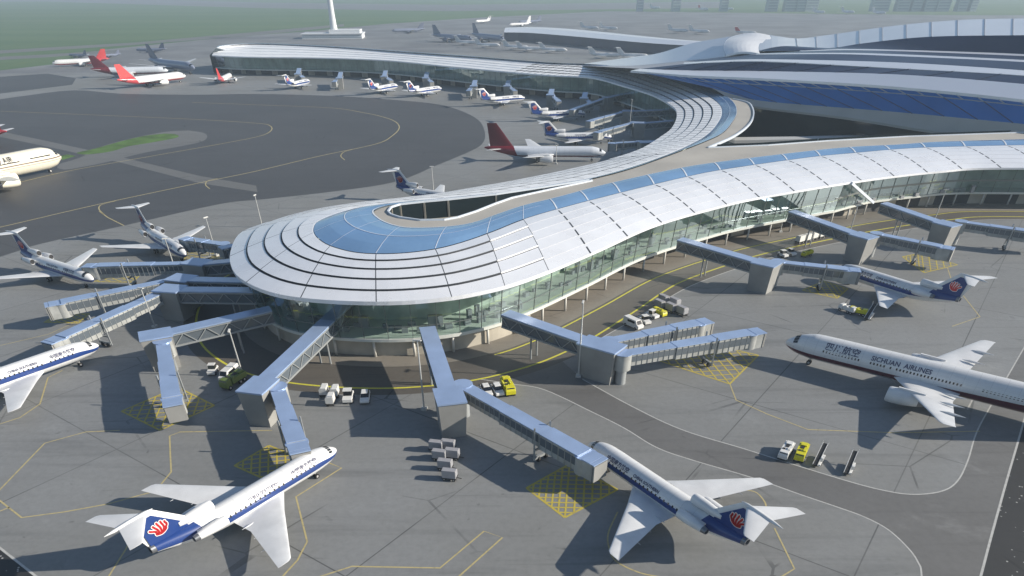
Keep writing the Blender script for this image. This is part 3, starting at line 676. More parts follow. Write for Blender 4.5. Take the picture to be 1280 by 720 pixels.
livery('livery_dark_hazed', (.24, .27, .36), None, 0, 0); livery('livery_plain', W_, None, 0, 0)  # dark airliners' livery is lightened, distance haze mixed into its colour
livery('livery_cream', (.76, .72, .6), None, 0, 0, thin=[(4.3, 4.62, (.16, .11, .09)), (3.7, 3.85, (.3, .22, .18))])
def ring(x, zc, ry, rz, n=32): return [(x, ry*cos(2*pi*k/n), zc + rz*sin(2*pi*k/n)) for k in range(n)]
def fuselage(secs, n=32):
    b = MB(); P = catmull([V((s[0], s[1], s[2])) for s in secs], 5); Q = catmull([V((s[0], s[3] if len(s) > 3 else s[2], 0)) for s in secs], 5)
    b.loft([ring(p.x, p.y, max(p.z, .02), max(q.y, .02), n) for p, q in zip(P, Q)], True, True); b.f = [f[::-1] for f in b.f]; return b
def foil(st, n=7):
    """lifting surface from stations (LE point, TE point, thickness, up vector)"""
    rings = []
    for le, te, th, up in st:
        le, te, up = V(le), V(te), V(up); r = []
        for s, ts in ((1, (0, .03, .12, .32, .6, 1)), (-1, (.6, .32, .12, .03))):
            for q in ts:
                h = th*.5*(2.6*sqrt(q)*(1 - q)**.9 if q < 1 else 0)*.78
                r.append(le.lerp(te, q) + up*(s*h))
        rings.append(r)
    b = MB(); b.loft(rings, True, True); return b
def nacelle(b, x0, x1, y, z, r, n=20):
    L = x1 - x0
    pr = [(.78, 0.05), (.9, 0), (1.0, .06), (1.04, .25), (.98, .55), (.82, .85), (.7, 1.0)]
    b.loft([[(x0 + L*f, y + r*q*cos(2*pi*k/n), z + r*q*sin(2*pi*k/n)) for k in range(n)] for q, f in pr], True, False, 0)
    b.loft([[(x0 + L*f, y + r*q*cos(2*pi*k/n), z + r*q*sin(2*pi*k/n)) for k in range(n)] for q, f in ((.78, .05), (.7, .25))], True, True, 2)
    b.loft([[(x0 + L*f, y + r*q*cos(2*pi*k/n), z + r*q*sin(2*pi*k/n)) for k in range(n)] for q, f in ((.7, .99), (.58, 1.16), (.5, 1.17), (.42, 1.05))], True, True, 1)
    return b
def gear(root, x, y, ztop, r, dual=.35, name='landing_gear'):
    b = MB(); b.cyl((x, y, ztop), (x, y, r), .11, n=8); b.cyl((x, y - dual, r), (x, y + dual, r), .07, n=8); b.beam((x, y, r + .3), (x - .9, y, ztop), .1, .1)
    s = b.build(name, 'hub', root)
    for d in (-dual, dual):
        w_ = MB(); w_.cyl((x, y + d - .16, r), (x, y + d + .16, r), r, n=16, mi=0); w_.cyl((x, y + d - .17, r), (x, y + d + .17, r), r*.5, n=12, mi=1); w_.build('wheel', ['tyre', 'hub'], s)
def wrap_text(txt, size, x0, a0, r, zc, side, m, parent, name='lettering', spacing=1.0, off=.06):
    cu = bpy.data.curves.new('t', 'FONT'); cu.body = txt; cu.size = size; cu.space_character = spacing; cu.resolution_u = 3; cu.offset = .022 if len(txt) != 5 else 0
    o = bpy.data.objects.new('t', cu); COL.objects.link(o); bpy.context.view_layer.update()
    me = bpy.data.meshes.new_from_object(o.evaluated_get(bpy.context.evaluated_depsgraph_get())); bpy.data.objects.remove(o)
    me.name = name; wd = max((q.co.x for q in me.vertices), default=0)
    for q in me.vertices:
        a = a0 + q.co.y/r; rr = r + off
        q.co = V((x0 - q.co.x, rr*cos(a), zc + rr*sin(a))) if side > 0 else V((x0 + q.co.x, -rr*cos(a), zc + rr*sin(a)))
    me.materials.clear(); me.materials.append(MATS[m]); me.update()
    ob = bpy.data.objects.new(name, me); COL.objects.link(ob); ob.parent = parent; return ob, wd
def windows(root, xs, r, zc, z, m='glass_dark', sz=(.24, .34), sides=(1, -1), off=.015, lim=100):
    a = math.asin((z - zc)/r); cnt = 0
    for sd_ in sides:
        b = MB(); rr = r + off; P = []
        for dx, da in ((-1, -1), (1, -1), (1, 1), (-1, 1)):
            an = a + da*sz[1]/2/r; P.append((dx*sz[0]/2, sd_*rr*cos(an), zc + rr*sin(an)))
        b.add(P, ((0, 1, 2, 3),)); first = None
        for x in xs:
            if cnt >= lim: return
            if first is None: o = first = b.build('cabin_window', m, root)
            else: o = first.copy(); COL.objects.link(o); o.parent = root
            o.location.x = x; cnt += 1
def emblem(root, cx, cz, s, y, rot):
    """red flower of five bent petals over a bowl, outlined in white, both faces of the fin"""
    for sd_ in (1, -1):
        for mname, grow, dy, nm in (('emb_white', .09, 0, 'emblem_outline'), ('emb_red', 0, .012, 'emblem')):
            b = MB()
            def disk(px_, pz_, r):
                b.add([(cx + (px_*cos(rot) - pz_*sin(rot) + r*cos(2*pi*k/10))*s, sd_*(y + dy), cz + (px_*sin(rot) + pz_*cos(rot) + r*sin(2*pi*k/10))*s) for k in range(10)], (tuple(range(10)),))
            if grow or True:
                for k in range(9): disk(-.55 + k*.14, -.62 - .18*sin(pi*k/8), .2 + grow)
            for k, (px_, ln, bend) in enumerate(((-.95, .75, .5), (-.45, 1.1, .25), (.05, 1.2, .22), (.55, 1.1, .3), (1.0, .75, .5))):
                for q in range(9):
                    f = q/8; disk(px_*(.62 + .38*f) + bend*sin(f*pi*1.5)*.28, -.62 + ln*f + (.1 if k in (0, 4) else 0), .155*(1 - .1*f) + grow)
            b.build(nm, mname, root)
def trijet():
    root = empty('trijet_airliner')
    fus = [(0, 3.0, .06), (-.35, 3.01, .5), (-1.1, 3.05, .95), (-2.4, 3.17, 1.42), (-4.2, 3.27, 1.75), (-6.5, 3.3, 1.88), (-12, 3.3, 1.88), (-18, 3.3, 1.88), (-22.5, 3.3, 1.88), (-26, 3.45, 1.75), (-29, 3.75, 1.48), (-31.5, 4.1, 1.15), (-33.6, 4.42, .85), (-34.6, 4.55, .72)]
    f = smooth_by(fuselage(fus).build('fuselage', 'livery_blue', root), 50)
    b = MB(); n = 12
    for k in range(-3, 4):    # cockpit panes
        a = pi/2 + k*.42; a0, a1 = a - .17, a + .17
        pts = []
        for (x, zc, r), aa in (((-1.75, 3.13, 1.27), a0), ((-1.75, 3.13, 1.27), a1), ((-2.55, 3.19, 1.50), a1), ((-2.55, 3.19, 1.50), a0)):
            aa = pi/2 + (aa - pi/2)*.78; pts.append((x, r*cos(aa), zc + r*sin(aa)))
        b.add(pts, ((0, 1, 2, 3),))
    b.build('cockpit_window', 'glass_dark', root)
    for sd_ in (1, -1):
        wg = foil([((-13.0, 1.2*sd_, 2.1), (-22.9, 1.2*sd_, 2.0), 1.0, (0, 0, 1)), ((-16.6, 5.6*sd_, 2.42), (-23.1, 5.6*sd_, 2.36), .62, (0, 0, 1)), ((-24.3, 16.2*sd_, 3.2), (-26.7, 16.2*sd_, 3.2), .22, (0, 0, 1)), ((-24.9, 16.5*sd_, 3.22), (-26.8, 16.5*sd_, 3.22), .06, (0, 0, 1))])
        smooth_by(wg.build('wing', 'p_white', root), 40)
        sb_ = foil([((-33.6, .1*sd_, 10.0), (-37.7, .1*sd_, 10.0), .4, (0, 0, 1)), ((-37.3, 5.0*sd_, 9.9), (-39.2, 5.0*sd_, 9.9), .16, (0, 0, 1)), ((-37.7, 5.25*sd_, 9.9), (-39.3, 5.25*sd_, 9.9), .05, (0, 0, 1))])
        smooth_by(sb_.build('tailplane', 'p_white', root), 40)
        e = smooth_by(nacelle(MB(), -24.6, -29.4, 2.75*sd_, 4.35, .78).build('engine', ['p_white', 'engine_metal', 'engine_dark'], root), 40)
        p_ = MB(); p_.box((-27, 1.9*sd_, 4.3), (3.6, 1.0, .22)); p_.build('pylon', 'p_white', e)
        for k in range(3):
            y = (4.2, 7.6, 11)[k]*sd_; xx = -23.0 - (0, .5, 1.9)[k]
            q = MB(); q.loft([[(xx + dx, y + r*cos(2*pi*j/8), 2.25 + abs(y)*.03 + r*sin(2*pi*j/8)) for j in range(8)] for dx, r in ((1.8, .03), (.8, .14), (-.6, .02))], True, True); q.build('flap_fairing', 'p_grey', root)
        gear(root, -18.8, 2.9*sd_, 2.2, .62, .42)
    gear(root, -5.4, 0, 2.0, .42, .24)
    fin = foil([((-26.2, 0, 5.1), (-35.2, 0, 4.9), .8, (0, 1, 0)), ((-28.6, 0, 6.4), (-35.9, 0, 6.6), .62, (0, 1, 0)), ((-32.8, 0, 10.15), (-37.4, 0, 9.95), .42, (0, 1, 0))])
    fo = smooth_by(fin.build('fin', 'p_white', root), 40)
    fp = MB()
    for sd_ in (1, -1):
        y = .33*sd_; P = [(-28.9, y, 5.0), (-29.6, y, 6.25), (-33.3, y*.8, 9.55), (-35.6, y*.55, 9.5), (-35.0, y*.7, 5.1), (-32, y, 4.9)]
        fp.add(P, (tuple(range(6)),))
    fp.build('fin_panel', 'p_blue', fo)
    emblem(fo, -33.0, 7.35, 1.25, .345, .15)
    b = MB(); nacelle(b, -24.6, -29.5, 0, 6.0, .82); smooth_by(b.build('centre_intake', ['p_white', 'p_white', 'engine_dark'], root), 40)
    b = MB(); b.loft([ring(x, z, r, r, 14) for x, z, r in ((-32.6, 10.2, .03), (-33.6, 10.15, .26), (-36, 10.05, .32), (-38.4, 9.98, .22), (-39.7, 9.95, .03))], True, True); smooth_by(b.build('tail_bullet', 'p_white', root))
    b = MB(); b.loft([ring(x, z, r, r, 16) for x, z, r in ((-34.3, 4.52, .72), (-35.3, 4.6, .62), (-35.32, 4.6, .5), (-34.7, 4.56, .45))], True, True); b.build('tail_exhaust', 'engine_metal', root)
    xs = [-6.6 - .93*k for k in range(19) if k not in (6,)] + [-6.6 - .93*k for k in range(19, 22)]
    windows(root, xs, 1.88, 3.3, 3.74, sz=(.3, .4))
    for sd_ in (1, -1):
        d = MB(); a0, a1 = -.05, .72
        for k in range(4):
            q0, q1 = a0 + (a1 - a0)*k/4, a0 + (a1 - a0)*(k+1)/4; rr = 1.79
            d.add([(-5.0, sd_*rr*cos(q0), 3.3 + rr*sin(q0)), (-4.1, sd_*(rr - .06)*cos(q0), 3.28 + (rr-.06)*sin(q0)), (-4.1, sd_*(rr - .06)*cos(q1), 3.28 + (rr-.06)*sin(q1)), (-5.0, sd_*rr*cos(q1), 3.3 + rr*sin(q1))], ((0, 1, 2, 3),))
        d.build('cabin_door', 'p_grey', root)
        if sd_ > 0:
            wrap_text('中国南方航空', .9, -6.6, .46, 1.88, 3.3, 1, 'ink', root); wrap_text('CHINA SOUTHERN', .68, -13.2, .46, 1.88, 3.3, 1, 'ink', root)
        else:
            wrap_text('中国南方航空', .9, -11.0, .46, 1.88, 3.3, -1, 'ink', root); wrap_text('CHINA SOUTHERN', .68, -19.6, .46, 1.88, 3.3, -1, 'ink', root)
    return root
GT = 'white trijets with blue stripes parked round the concourse'
TJ = [(-31.2, 98.8, 55.3, 'white trijet parked bottom left, sunlit side, blue tail bearing the red flower towards the camera'),
      (13.3, 100.1, 124.2, 'white trijet bottom centre with a jet bridge docked at its nose'),
      (-116.1, 186.9, -33.2, 'white trijet on the left edge with its near wing cut by the frame'),
      (-98.6, 208.7, -48.1, 'white trijet at left with both wings fully in view behind two thin masts'),
      (-93.9, 143.3, 54.0, 'white trijet at the left edge with only front half and one wing showing'),
      (91.9, 194.1, 123.6, 'white trijet on the right apron behind the big airliner with maroon stripe'),
      (52.1, 404.7, 2.5, 'shaded trijet in the curved bay just above the dark red tailed airliner'),
      (45.2, 487.7, 16.6, 'half sunlit trijet in the bay, second above the dark red tailed airliner'),
      (8.8, 560.4, 31.8, 'trijet on the far pier nearest the curved bay, just above the dark red fin'),
      (-54.2, 616.1, 51.3, 'small trijet on the far pier, right one of the close pair'),
      (-90.3, 634.8, 61.5, 'small trijet on the far pier, left one of the close pair'),
      (-167.7, 669.5, 73.0, 'small trijet on the far pier standing alone towards its left end')]
tj0 = trijet()
for i, (x, y, h, lb) in enumerate(TJ):
    o = tj0 if i == 0 else copy_tree(tj0); put(o, (x, y, 0), R(h), lb, 'airplane', GT)
# trijet mostly hidden behind the back eave of the concourse tip
p1, p2 = G(486, 212, 9.9), G(558, 236, 3.2)
o = copy_tree(tj0); hd = R(-33); put(o, (p1.x + 38.5*cos(hd), p1.y + 38.5*sin(hd), 0), hd, 'trijet behind the rounded concourse tip, only blue tail and far wing above the roof', 'airplane', GT)

def twinjet(name, liv, finm, r=2.3, zc=3.85, span=22.5, engines=(9.6,), text=None, nodetail=False, height=16.5, wingm='p_white', engm='p_white', engR=1.5, win=True, deck=0, st=0):
    root = empty(name); rz = r*(1 + deck)
    fus = [(0, zc - .5*r/2.3, .06), (-.4, zc - .48, .55*r/2.3), (-1.4, zc - .4, 1.1*r/2.3), (-3, zc - .22, 1.7*r/2.3, 1.7*rz/2.3), (-5.2, zc - .06, 2.12*r/2.3, 2.12*rz/2.3), (-8, zc, r, rz), (-20, zc, r, rz), (-30, zc, r, rz), (-38 - st, zc, r, rz), (-44 - st, zc + .35, r*.88, rz*.88), (-49 - st, zc + .85, r*.64, rz*.64), (-53.5 - st, zc + 1.3, r*.36, rz*.36), (-56 - st, zc + 1.5, r*.12, rz*.12)]
    smooth_by(fuselage(fus, 32 if not nodetail else 18).build('fuselage', liv, root), 50)
    b = MB()
    for k in range(-3, 4):
        P = []
        for x, q, aa in ((-1.95, .62, k*.36 - .15), (-1.95, .62, k*.36 + .15), (-2.95, .77, k*.36 + .15), (-2.95, .77, k*.36 - .15)):
            zz = zc - .33 if x > -2 else zc - .22; rr = r*q*(1 if x > -2 else .985)
            a = pi/2 + aa*.95; P.append((x, rr*cos(a), zz + (rz/r)*rr*sin(a)))
        b.add(P, ((0, 1, 2, 3),))
    b.build('cockpit_window', 'glass_dark', root)
    b = MB(); b.loft([[(x, ry*cos(2*pi*k/16), z + hz*sin(2*pi*k/16)) for k in range(16)] for x, z, ry, hz in ((-21.5, zc - r*.6, .3, .2), (-24, zc - r*.62, r*.85, r*.5), (-30, zc - r*.6, r*.95, r*.56), (-36, zc - r*.58, r*.8, r*.48), (-39.5, zc - r*.5, .3, .2))], True, True)
    smooth_by(b.build('wing_fairing', liv, root))
    zr = zc - r*.5
    for sd_ in (1, -1):
        wg = foil([((-23.2, r*.6*sd_, zr), (-36.2, r*.6*sd_, zr - .1), 1.5, (0, 0, 1)), ((-27.3, 8*sd_, zr + .55), (-35.6, 8*sd_, zr + .5), .8, (0, 0, 1)), ((-35.0, (span - .6)*sd_, zr + 2.4), (-37.7, (span - .6)*sd_, zr + 2.4), .28, (0, 0, 1)), ((-35.8, span*sd_, zr + 2.45), (-37.9, span*sd_, zr + 2.45), .08, (0, 0, 1))])
        smooth_by(wg.build('wing', wingm, root), 40)
        tp = foil([((-47.5 - st, .3*sd_, zc + 1.0), (-53.2 - st, .3*sd_, zc + 1.0), .6, (0, 0, 1)), ((-52.4 - st, 8.0*sd_, zc + 1.7), (-54.8 - st, 8.0*sd_, zc + 1.7), .2, (0, 0, 1))]); smooth_by(tp.build('tailplane', wingm, root), 40)
        for ye in engines:
            xl = -24.3 - (ye - 9.6)*.56; ze = zr - .1 + ye*.02 - engR*.35
            ze = max(ze, engR*1.06 + .45)
            e = smooth_by(nacelle(MB(), xl, xl - 5.9, ye*sd_, ze, engR).build('engine', [engm, 'engine_metal', 'engine_dark'], root), 40)
            q = MB(); q.beam((xl - 1.6, ye*sd_, ze + engR*.95), (xl - 6.6, ye*sd_, zr + ye*.1 - .1), .4, .9); q.build('pylon', engm, e)
        if not nodetail:
            for y, xx in ((6.2, -35.7), (11.5, -36.0), (16.5, -36.8)):
                q = MB(); q.loft([[(xx + dx, y*sd_ + rr*cos(2*pi*j/8), zr + .25 + y*.1 + rr*sin(2*pi*j/8)) for j in range(8)] for dx, rr in ((2.4, .04), (1.0, .26), (0, .22), (-1.9, .03))], True, True); smooth_by(q.build('flap_fairing', wingm, root))
        gear(root, -31.5, 3.6*sd_, zr, .68, .5)
    gear(root, -6.2, 0, zc - r*.8, .52, .3)
    fin = foil([((-42.5 - st, 0, zc + r*.85), (-53.3 - st, 0, zc + 1.6), .9, (0, 1, 0)), ((-50.3 - st, 0, height), (-54.6 - st, 0, height), .4, (0, 1, 0))]); smooth_by(fin.build('fin', finm, root), 40)
    if win and not nodetail:
        xs = [-10.3 - .97*k for k in range(12)] + [-23 - 1.0*k for k in range(5)] + [-29.2] + [-31.2 - .95*k for k in range(19)] + [-51.0 + .95*k for k in range(1)]
        xs = [-11.0 - 1.02*k for k in range(12)] + [-26.4 + 1.0*k for k in range(0, 5)][::-1] + [-28.2 - .98*k for k in range(0)]
    return root
# the big airliner with maroon stripe
sj = twinjet('twinjet_airliner', 'livery_maroon', 'p_dkred', r=2.65, zc=4.15, st=11); put(sj, (61.1, 142.1, 0), R(143.2), 'big white twinjet on the right with maroon stripe and dark blue lettering', 'airplane')
xs = [-9.6 - .98*k for k in range(12)] + [-23.4 - .95*k for k in range(5)] + [-29.0] + [-31.0 - .95*k for k in range(19)] + [-52.0]
xs = [-8.9 - .66*k for k in range(12)] + [-18.6 - .66*k for k in range(5)] + [-22.5] + [-23.7 - .66*k for k in range(19)] + [-39.5 - .66*k for k in range(12)]
windows(sj, xs, 2.65, 4.15, 4.6, sz=(.32, .44))
for sd_ in (1, -1):
    if sd_ > 0:
        wrap_text('四川航空', 1.75, -8.9, .38, 2.65, 4.15, 1, 'ink', sj, spacing=1.05, off=.08); wrap_text('SICHUAN  AIRLINES', 1.3, -18.4, .38, 2.65, 4.15, 1, 'ink', sj, spacing=1.0, off=.07)
    else:
        wrap_text('四川航空', 1.75, -16.6, .38, 2.65, 4.15, -1, 'ink', sj, spacing=1.05, off=.08); wrap_text('SICHUAN  AIRLINES', 1.3, -36.0, .38, 2.65, 4.15, -1, 'ink', sj, spacing=1.0, off=.07)
def place_tw(o, nose, tail, label, group=None, zn=3.4, zt=5.3, L=55.5):
    s = 1.0
    for _ in range(30):
        a, c = G(*nose, zn*s), G(*tail, zt*s); d = (a - c).to_2d(); s = .5*s + .5*d.length/L
    s = min(max(s, .45), 1.6); a = G(*nose, zn*s); put(o, (a.x, a.y, 0), atan2(d.y, d.x), label, 'airplane', group, s); return s
rj = twinjet('twinjet_airliner', 'livery_dkred', 'p_dkred', r=2.1, nodetail=True, height=14.8)
(place_tw(rj, (757, 191), (607, 184.5), 'white twinjet with dark red tail and belly standing just behind the concourse roof'))
g_red = 'red tailed airliners parked at the end of the far pier'
for liv, fm, nose, tail, lb in (('livery_red', 'p_red', (65, 79), (136, 73), 'white airliner with red tail facing left, leftmost in the parked red tailed cluster'),
        ('livery_dkred', 'p_dkred', (210, 88), (114, 86.5), 'white airliner with dark red tail, middle one of the parked cluster'),
        ('livery_red', 'p_red', (232, 94.5), (147, 100), 'white airliner with bright red tail and belly, frontmost of the parked cluster'),
        ('livery_red', 'p_red', (289, 95.5), (252, 106), 'short looking white airliner with red tail seen from behind beside the pier tip')):
    o = twinjet('twinjet_airliner', liv, fm, nodetail=True, win=False, height=13.5); place_tw(o, nose, tail, lb, g_red)
    if nose[0] == 289: o.scale = (.84,)*3; o.location.xy = G(*nose, 2.2).xy
g_dk = 'dark airliners standing on the far apron'
for nose, tail, lb in (((243, 85), (186, 74), 'dark blue airliner with tall fin behind the red tailed cluster'), ((170, 62.5), (207, 61), 'dark airliner farthest back left with only fin and spine clear'), ((86, 69), (109, 68.5), 'small dark airliner half hidden behind the leftmost red tail'), ((120, 70), (151, 67.5), 'small dark airliner showing a black fin right of the leftmost red tail'),
        ((490, 38.5), (531, 36), 'dark airliner facing left alone right of the control tower'), ((590, 48.5), (540, 43), 'dark airliner facing right, first behind the small white trijets'), ((630, 49), (590, 42), 'dark airliner facing right, nearest the left end of the far concourse'), ((648, 27.5), (677, 25.5), 'dark airliner behind the white one at the far concourse roof')):
    o = twinjet('twinjet_airliner', 'livery_dark_hazed', 'p_dark', nodetail=True, win=False, wingm='p_grey', engm='p_dark', height=13.2); place_tw(o, nose, tail, lb, g_dk)
o = twinjet('twinjet_airliner', 'livery_plain', 'p_white', nodetail=True, win=False); place_tw(o, (636, 31), (664, 28.5), 'white airliner with tall white fin just above the far concourse roof', None)
# four engined cream airliner at the left edge
n0, n1 = G(77, 197, 4.6), G(0, 212.3, 4.6); qd = (n0 - n1).to_2d()
qj = twinjet('four_engine_airliner', 'livery_cream', 'p_cream', r=2.75, zc=4.5, span=31, engines=(10.5, 17), nodetail=True, wingm='p_cream', engm='p_cream', engR=1.45, deck=.22)
put(qj, (n0.x, n0.y, 0), atan2(qd.y, qd.x), 'large cream four engined airliner with thin brown stripes cut by the left edge', 'airplane', None, 1.25)
Lq = (n0 - n1).length/1.25; wrap_text('O AIR', 2.3, -Lq*.79 - 6.6, .3, 2.75, 4.7, -1, 'ink_dark', qj, off=.45)
for x0, x1, z in ((-5.5, -13, 5.6), (-17, -26, 5.4)):
    for sd_ in (1, -1):
        b = MB(); b.box(((x0 + x1)/2, sd_*2.72, z), (x0 - x1, .12, .3)); b.build('window_row', 'engine_dark', qj)
# tail entering at the left edge
o = twinjet('twinjet_airliner', 'livery_red', 'p_red', nodetail=True, win=False); a = G(4, 165, 5); hd = R(172); put(o, (a.x + 54*cos(hd), a.y + 54*sin(hd), 0), hd, 'red tailed airliner leaving the left edge with only its tailplane showing', 'airplane', None)
# small white trijets at the distant concourse and far dots
def tiny(nose, tail, lb, liv=('p_white', 'p_white'), grp=None, L=34, big=1.0):
    tail = (tail[0], nose[1] - .55); a, c = G(*nose, 3.3), G(*tail, 3.3); d = (a - c).to_2d(); s = big
    root = empty('small_airliner', (a.x, a.y, 0), atan2(d.y, d.x), lb, 'airplane', grp); root.scale = (s,)*3
    fuselage([(0, 3.2, .1), (-1, 3.2, .9), (-4, 3.3, 1.8), (-12, 3.3, 1.9), (-22, 3.3, 1.9), (-30, 3.8, 1.2), (-35, 4.3, .3)], 12).build('fuselage', liv[0], root, True)
    for sd_ in (1, -1):
        foil([((-12.5, 1*sd_, 2.2), (-21, 1*sd_, 2.2), .9, (0, 0, 1)), ((-23, 16.5*sd_, 3.2), (-26, 16.5*sd_, 3.2), .25, (0, 0, 1))]).build('wing', 'p_white', root)
        foil([((-32, .1*sd_, 9.8), (-36.5, .1*sd_, 9.8), .4, (0, 0, 1)), ((-36, 5.2*sd_, 9.8), (-38.5, 5.2*sd_, 9.8), .15, (0, 0, 1))]).build('tailplane', 'p_white', root)
    foil([((-26.5, 0, 5), (-34.5, 0, 5), .7, (0, 1, 0)), ((-32.5, 0, 10), (-37, 0, 10), .4, (0, 1, 0))]).build('fin', liv[1], root)
gS = 'small white airliners docked along the far concourse'
small = [((598, 53), (578, 51)), ((625, 56.5), (605, 54)), ((661, 59), (643, 57)), ((680, 61), (657, 58)), ((709, 62.5), (688, 60)), ((775, 69), (752, 64)), ((811, 70), (791, 66)),]
for i, (n_, t_) in enumerate(small): tiny(n_, t_, 'tiny white docked airliner before the far concourse, %s from the left' % ORD[i], ('p_white', 'p_white'), gS, big=1.0)
gF = 'tiny airliners scattered on the far apron'
tn = [((594, 27), (607, 23)), ((748, 35.5), (735, 33)), ((772, 36), (759, 33)), ((860, 39), (848, 36)), ((887, 40), (875, 37)), ((825, 10.5), (811, 6)), ((885, 12.5), (874, 9)), ((917, 12), (904, 7)), ((1031, 16), (1020, 13)), ((1068, 16), (1056, 11)), ((1107, 17), (1096, 14))]
for i, (n_, t_) in enumerate(tn): tiny(n_, t_, 'tiny white airliner far out on the hazy apron, %s from the left' % ORD[i], ('p_white', 'p_red' if i == 6 else 'p_white'), gF, big=1.15 if i < 5 else 1.4)
tiny((946, 41), (927, 36), 'small white airliner with red tail above the crest of the wave roof', ('p_white', 'p_red'))
# ================================================================== JET BRIDGES
def box_between(b, p, q, w, h, mi=0): b.beam(V(p), V(q), w, h, mi)
def jet_bridge(label, P0, T, tunnels, far=False, tower=(5.2, 6.4), zr0=8.6, zt=7.3):
    p0, tp = G(*P0, zr0), G(*T, zt)
    d = V((p0.x - tp.x, p0.y - tp.y, 0)); L = d.length; u = d/max(L, .01); rz = atan2(u.y, u.x)
    root = empty('jet_bridge', (tp.x, tp.y, 0), 0, label, 'jet bridge', 'jet bridges round the concourse')
    o = V((tp.x, tp.y, 0))
    # tower with a slightly tapered shaft
    b = MB(); w_, dd = tower
    b.loft([[(V((cos(rz), sin(rz), 0))*(i*dd/2*f) + V((-sin(rz), cos(rz), 0))*(j*w_/2*f) + V((0, 0, z))) for i, j in ((-1, -1), (1, -1), (1, 1), (-1, 1))] for z, f in ((0, .86), (zt - .3, 1.0))], True, True); b.build('tower', 'tower_wall', root)
    b = MB(); b.box((0, 0, zt - .12), (dd + .3, w_ + .3, .3), rz); b.build('tower_roof', 'bridge_roof', root)
    # fixed corridor
    a, e = V((0, 0, zt)) + u*(dd/2 - .2), V((0, 0, zt)) + u*L + V((0, 0, zr0 - zt)); n = V((-u.y, u.x, 0))
    b = MB(); b.beam(a - V((0, 0, .16)), e - V((0, 0, .16)), 3.5, .28); b.build('corridor_roof', 'bridge_roof', root)
    b = MB(); b.beam(a - V((0, 0, 1.55)), e - V((0, 0, 1.55)), 2.9, 2.3, 0); b.build('corridor', 'bridge_glass', root)
    b = MB()
    for s in (1, -1):
        off = n*(s*1.6)
        b.beam(a - V((0, 0, 2.85)) + off, e - V((0, 0, 2.85)) + off, .28, .36); b.beam(a - V((0, 0, .5)) + off, e - V((0, 0, .5)) + off, .22, .25)
        m_ = max(2, int(L/2.6))
        for k in range(m_):
            f0, f1 = k/m_, (k + 1)/m_
            b.beam(a.lerp(e, f0) - V((0, 0, .5 if k % 2 else 2.85)) + off, a.lerp(e, f1) - V((0, 0, 2.85 if k % 2 else .5)) + off, .16, .16)
    b.beam(a - V((0, 0, 2.95)), e - V((0, 0, 2.95)), 3.1, .2); b.build('corridor_truss', 'truss', root)
    if L > 22:
        for f in (.62,):
            q = a.lerp(e, f)
            for s in (1, -1):
                c_ = MB(); pp = q + n*(s*1.2); c_.cyl((pp.x, pp.y, 0), (pp.x, pp.y, pp.z - 3), .22, n=8); c_.build('support_leg', 'truss', root)
    for (A, Bp) in tunnels:
        s0, s1 = G(*A, 6.5) - o, G(*Bp, 5.75) - o; tl = (s1 - s0).length; tu = (s1 - s0)/tl; tn_ = V((-tu.y, tu.x, 0)).normalized()
        b = MB(); b.cyl((s0.x, s0.y, .0), (s0.x, s0.y, 6.3), 1.15 if not far else 1.0, n=14, mi=1); b.cyl((s0.x, s0.y, 3.3), (s0.x, s0.y, 6.62), 1.9, n=16); smooth_by(b.build('rotunda', ['bridge_wall', 'truss'], root), 40)
        b = MB(); b.cyl((s0.x, s0.y, 6.62), (s0.x, s0.y, 6.75), 2.0, n=16); b.build('rotunda_roof', 'bridge_roof', root)
        cuts = ((0, .4, 2.5, 0), (.37, .72, 2.8, -.12), (.69, .96, 3.1, -.24)) if tl > 16 else ((0, .55, 2.6, 0), (.5, .94, 3.0, -.12))
        for f0, f1, wd, dz in cuts:
            c0, c1 = s0.lerp(s1, f0), s0.lerp(s1, f1); h = wd - .1; up = V((0, 0, -h/2 - dz*.5))
            b = MB(); b.beam(c0 + up, c1 + up, wd, h, 0)
            for s in (1, -1):      # ribbed wall panels and a glazed strip
                b.beam(c0 + up + tn_*(s*(wd/2 + .02)) + V((0, 0, .25)), c1 + up + tn_*(s*(wd/2 + .02)) + V((0, 0, .25)), .06, h*.5, 1)
                m_ = max(2, int((c1 - c0).length/1.3))
                for k in range(m_ + 1):
                    q = c0.lerp(c1, k/m_) + up + tn_*(s*(wd/2 + .05)); b.beam(q - V((0, 0, h/2)), q + V((0, 0, h/2)), .12, .1, 2)
            t_ = b.build('tunnel', ['bridge_wall', 'bridge_glass', 'truss'], root)
            b = MB(); b.beam(c0 - V((0, 0, dz*.5 - .06)), c1 - V((0, 0, dz*.5 - .06)), wd + .25, .16); b.build('tunnel_roof', 'bridge_roof', t_)
        # drive column with wheels
        q = s0.lerp(s1, .66); b = MB()
        for s in (1, -1): b.beam((q + tn_*(s*1.9)).to_2d().to_3d() + V((0, 0, .6)), (q + tn_*(s*1.9)).to_2d().to_3d() + V((0, 0, 7.0)), .3, .3)
        g0, g1 = (q - tn_*1.9).to_2d().to_3d(), (q + tn_*1.9).to_2d().to_3d()
        b.beam(g0 + V((0, 0, 1.0)), g1 + V((0, 0, 1.0)), .5, .5); b.beam(g0 + V((0, 0, 2.6)), g1 + V((0, 0, 2.6)), .3, .3); dc = b.build('drive_column', 'truss', root)
        for s in (1, -1):
            c_ = MB(); pp = q + tn_*(s*.9); c_.cyl((pp.x - tn_.x*.2, pp.y - tn_.y*.2, .55), (pp.x + tn_.x*.2, pp.y + tn_.y*.2, .55), .55, n=12); c_.build('wheel', 'tyre', dc)
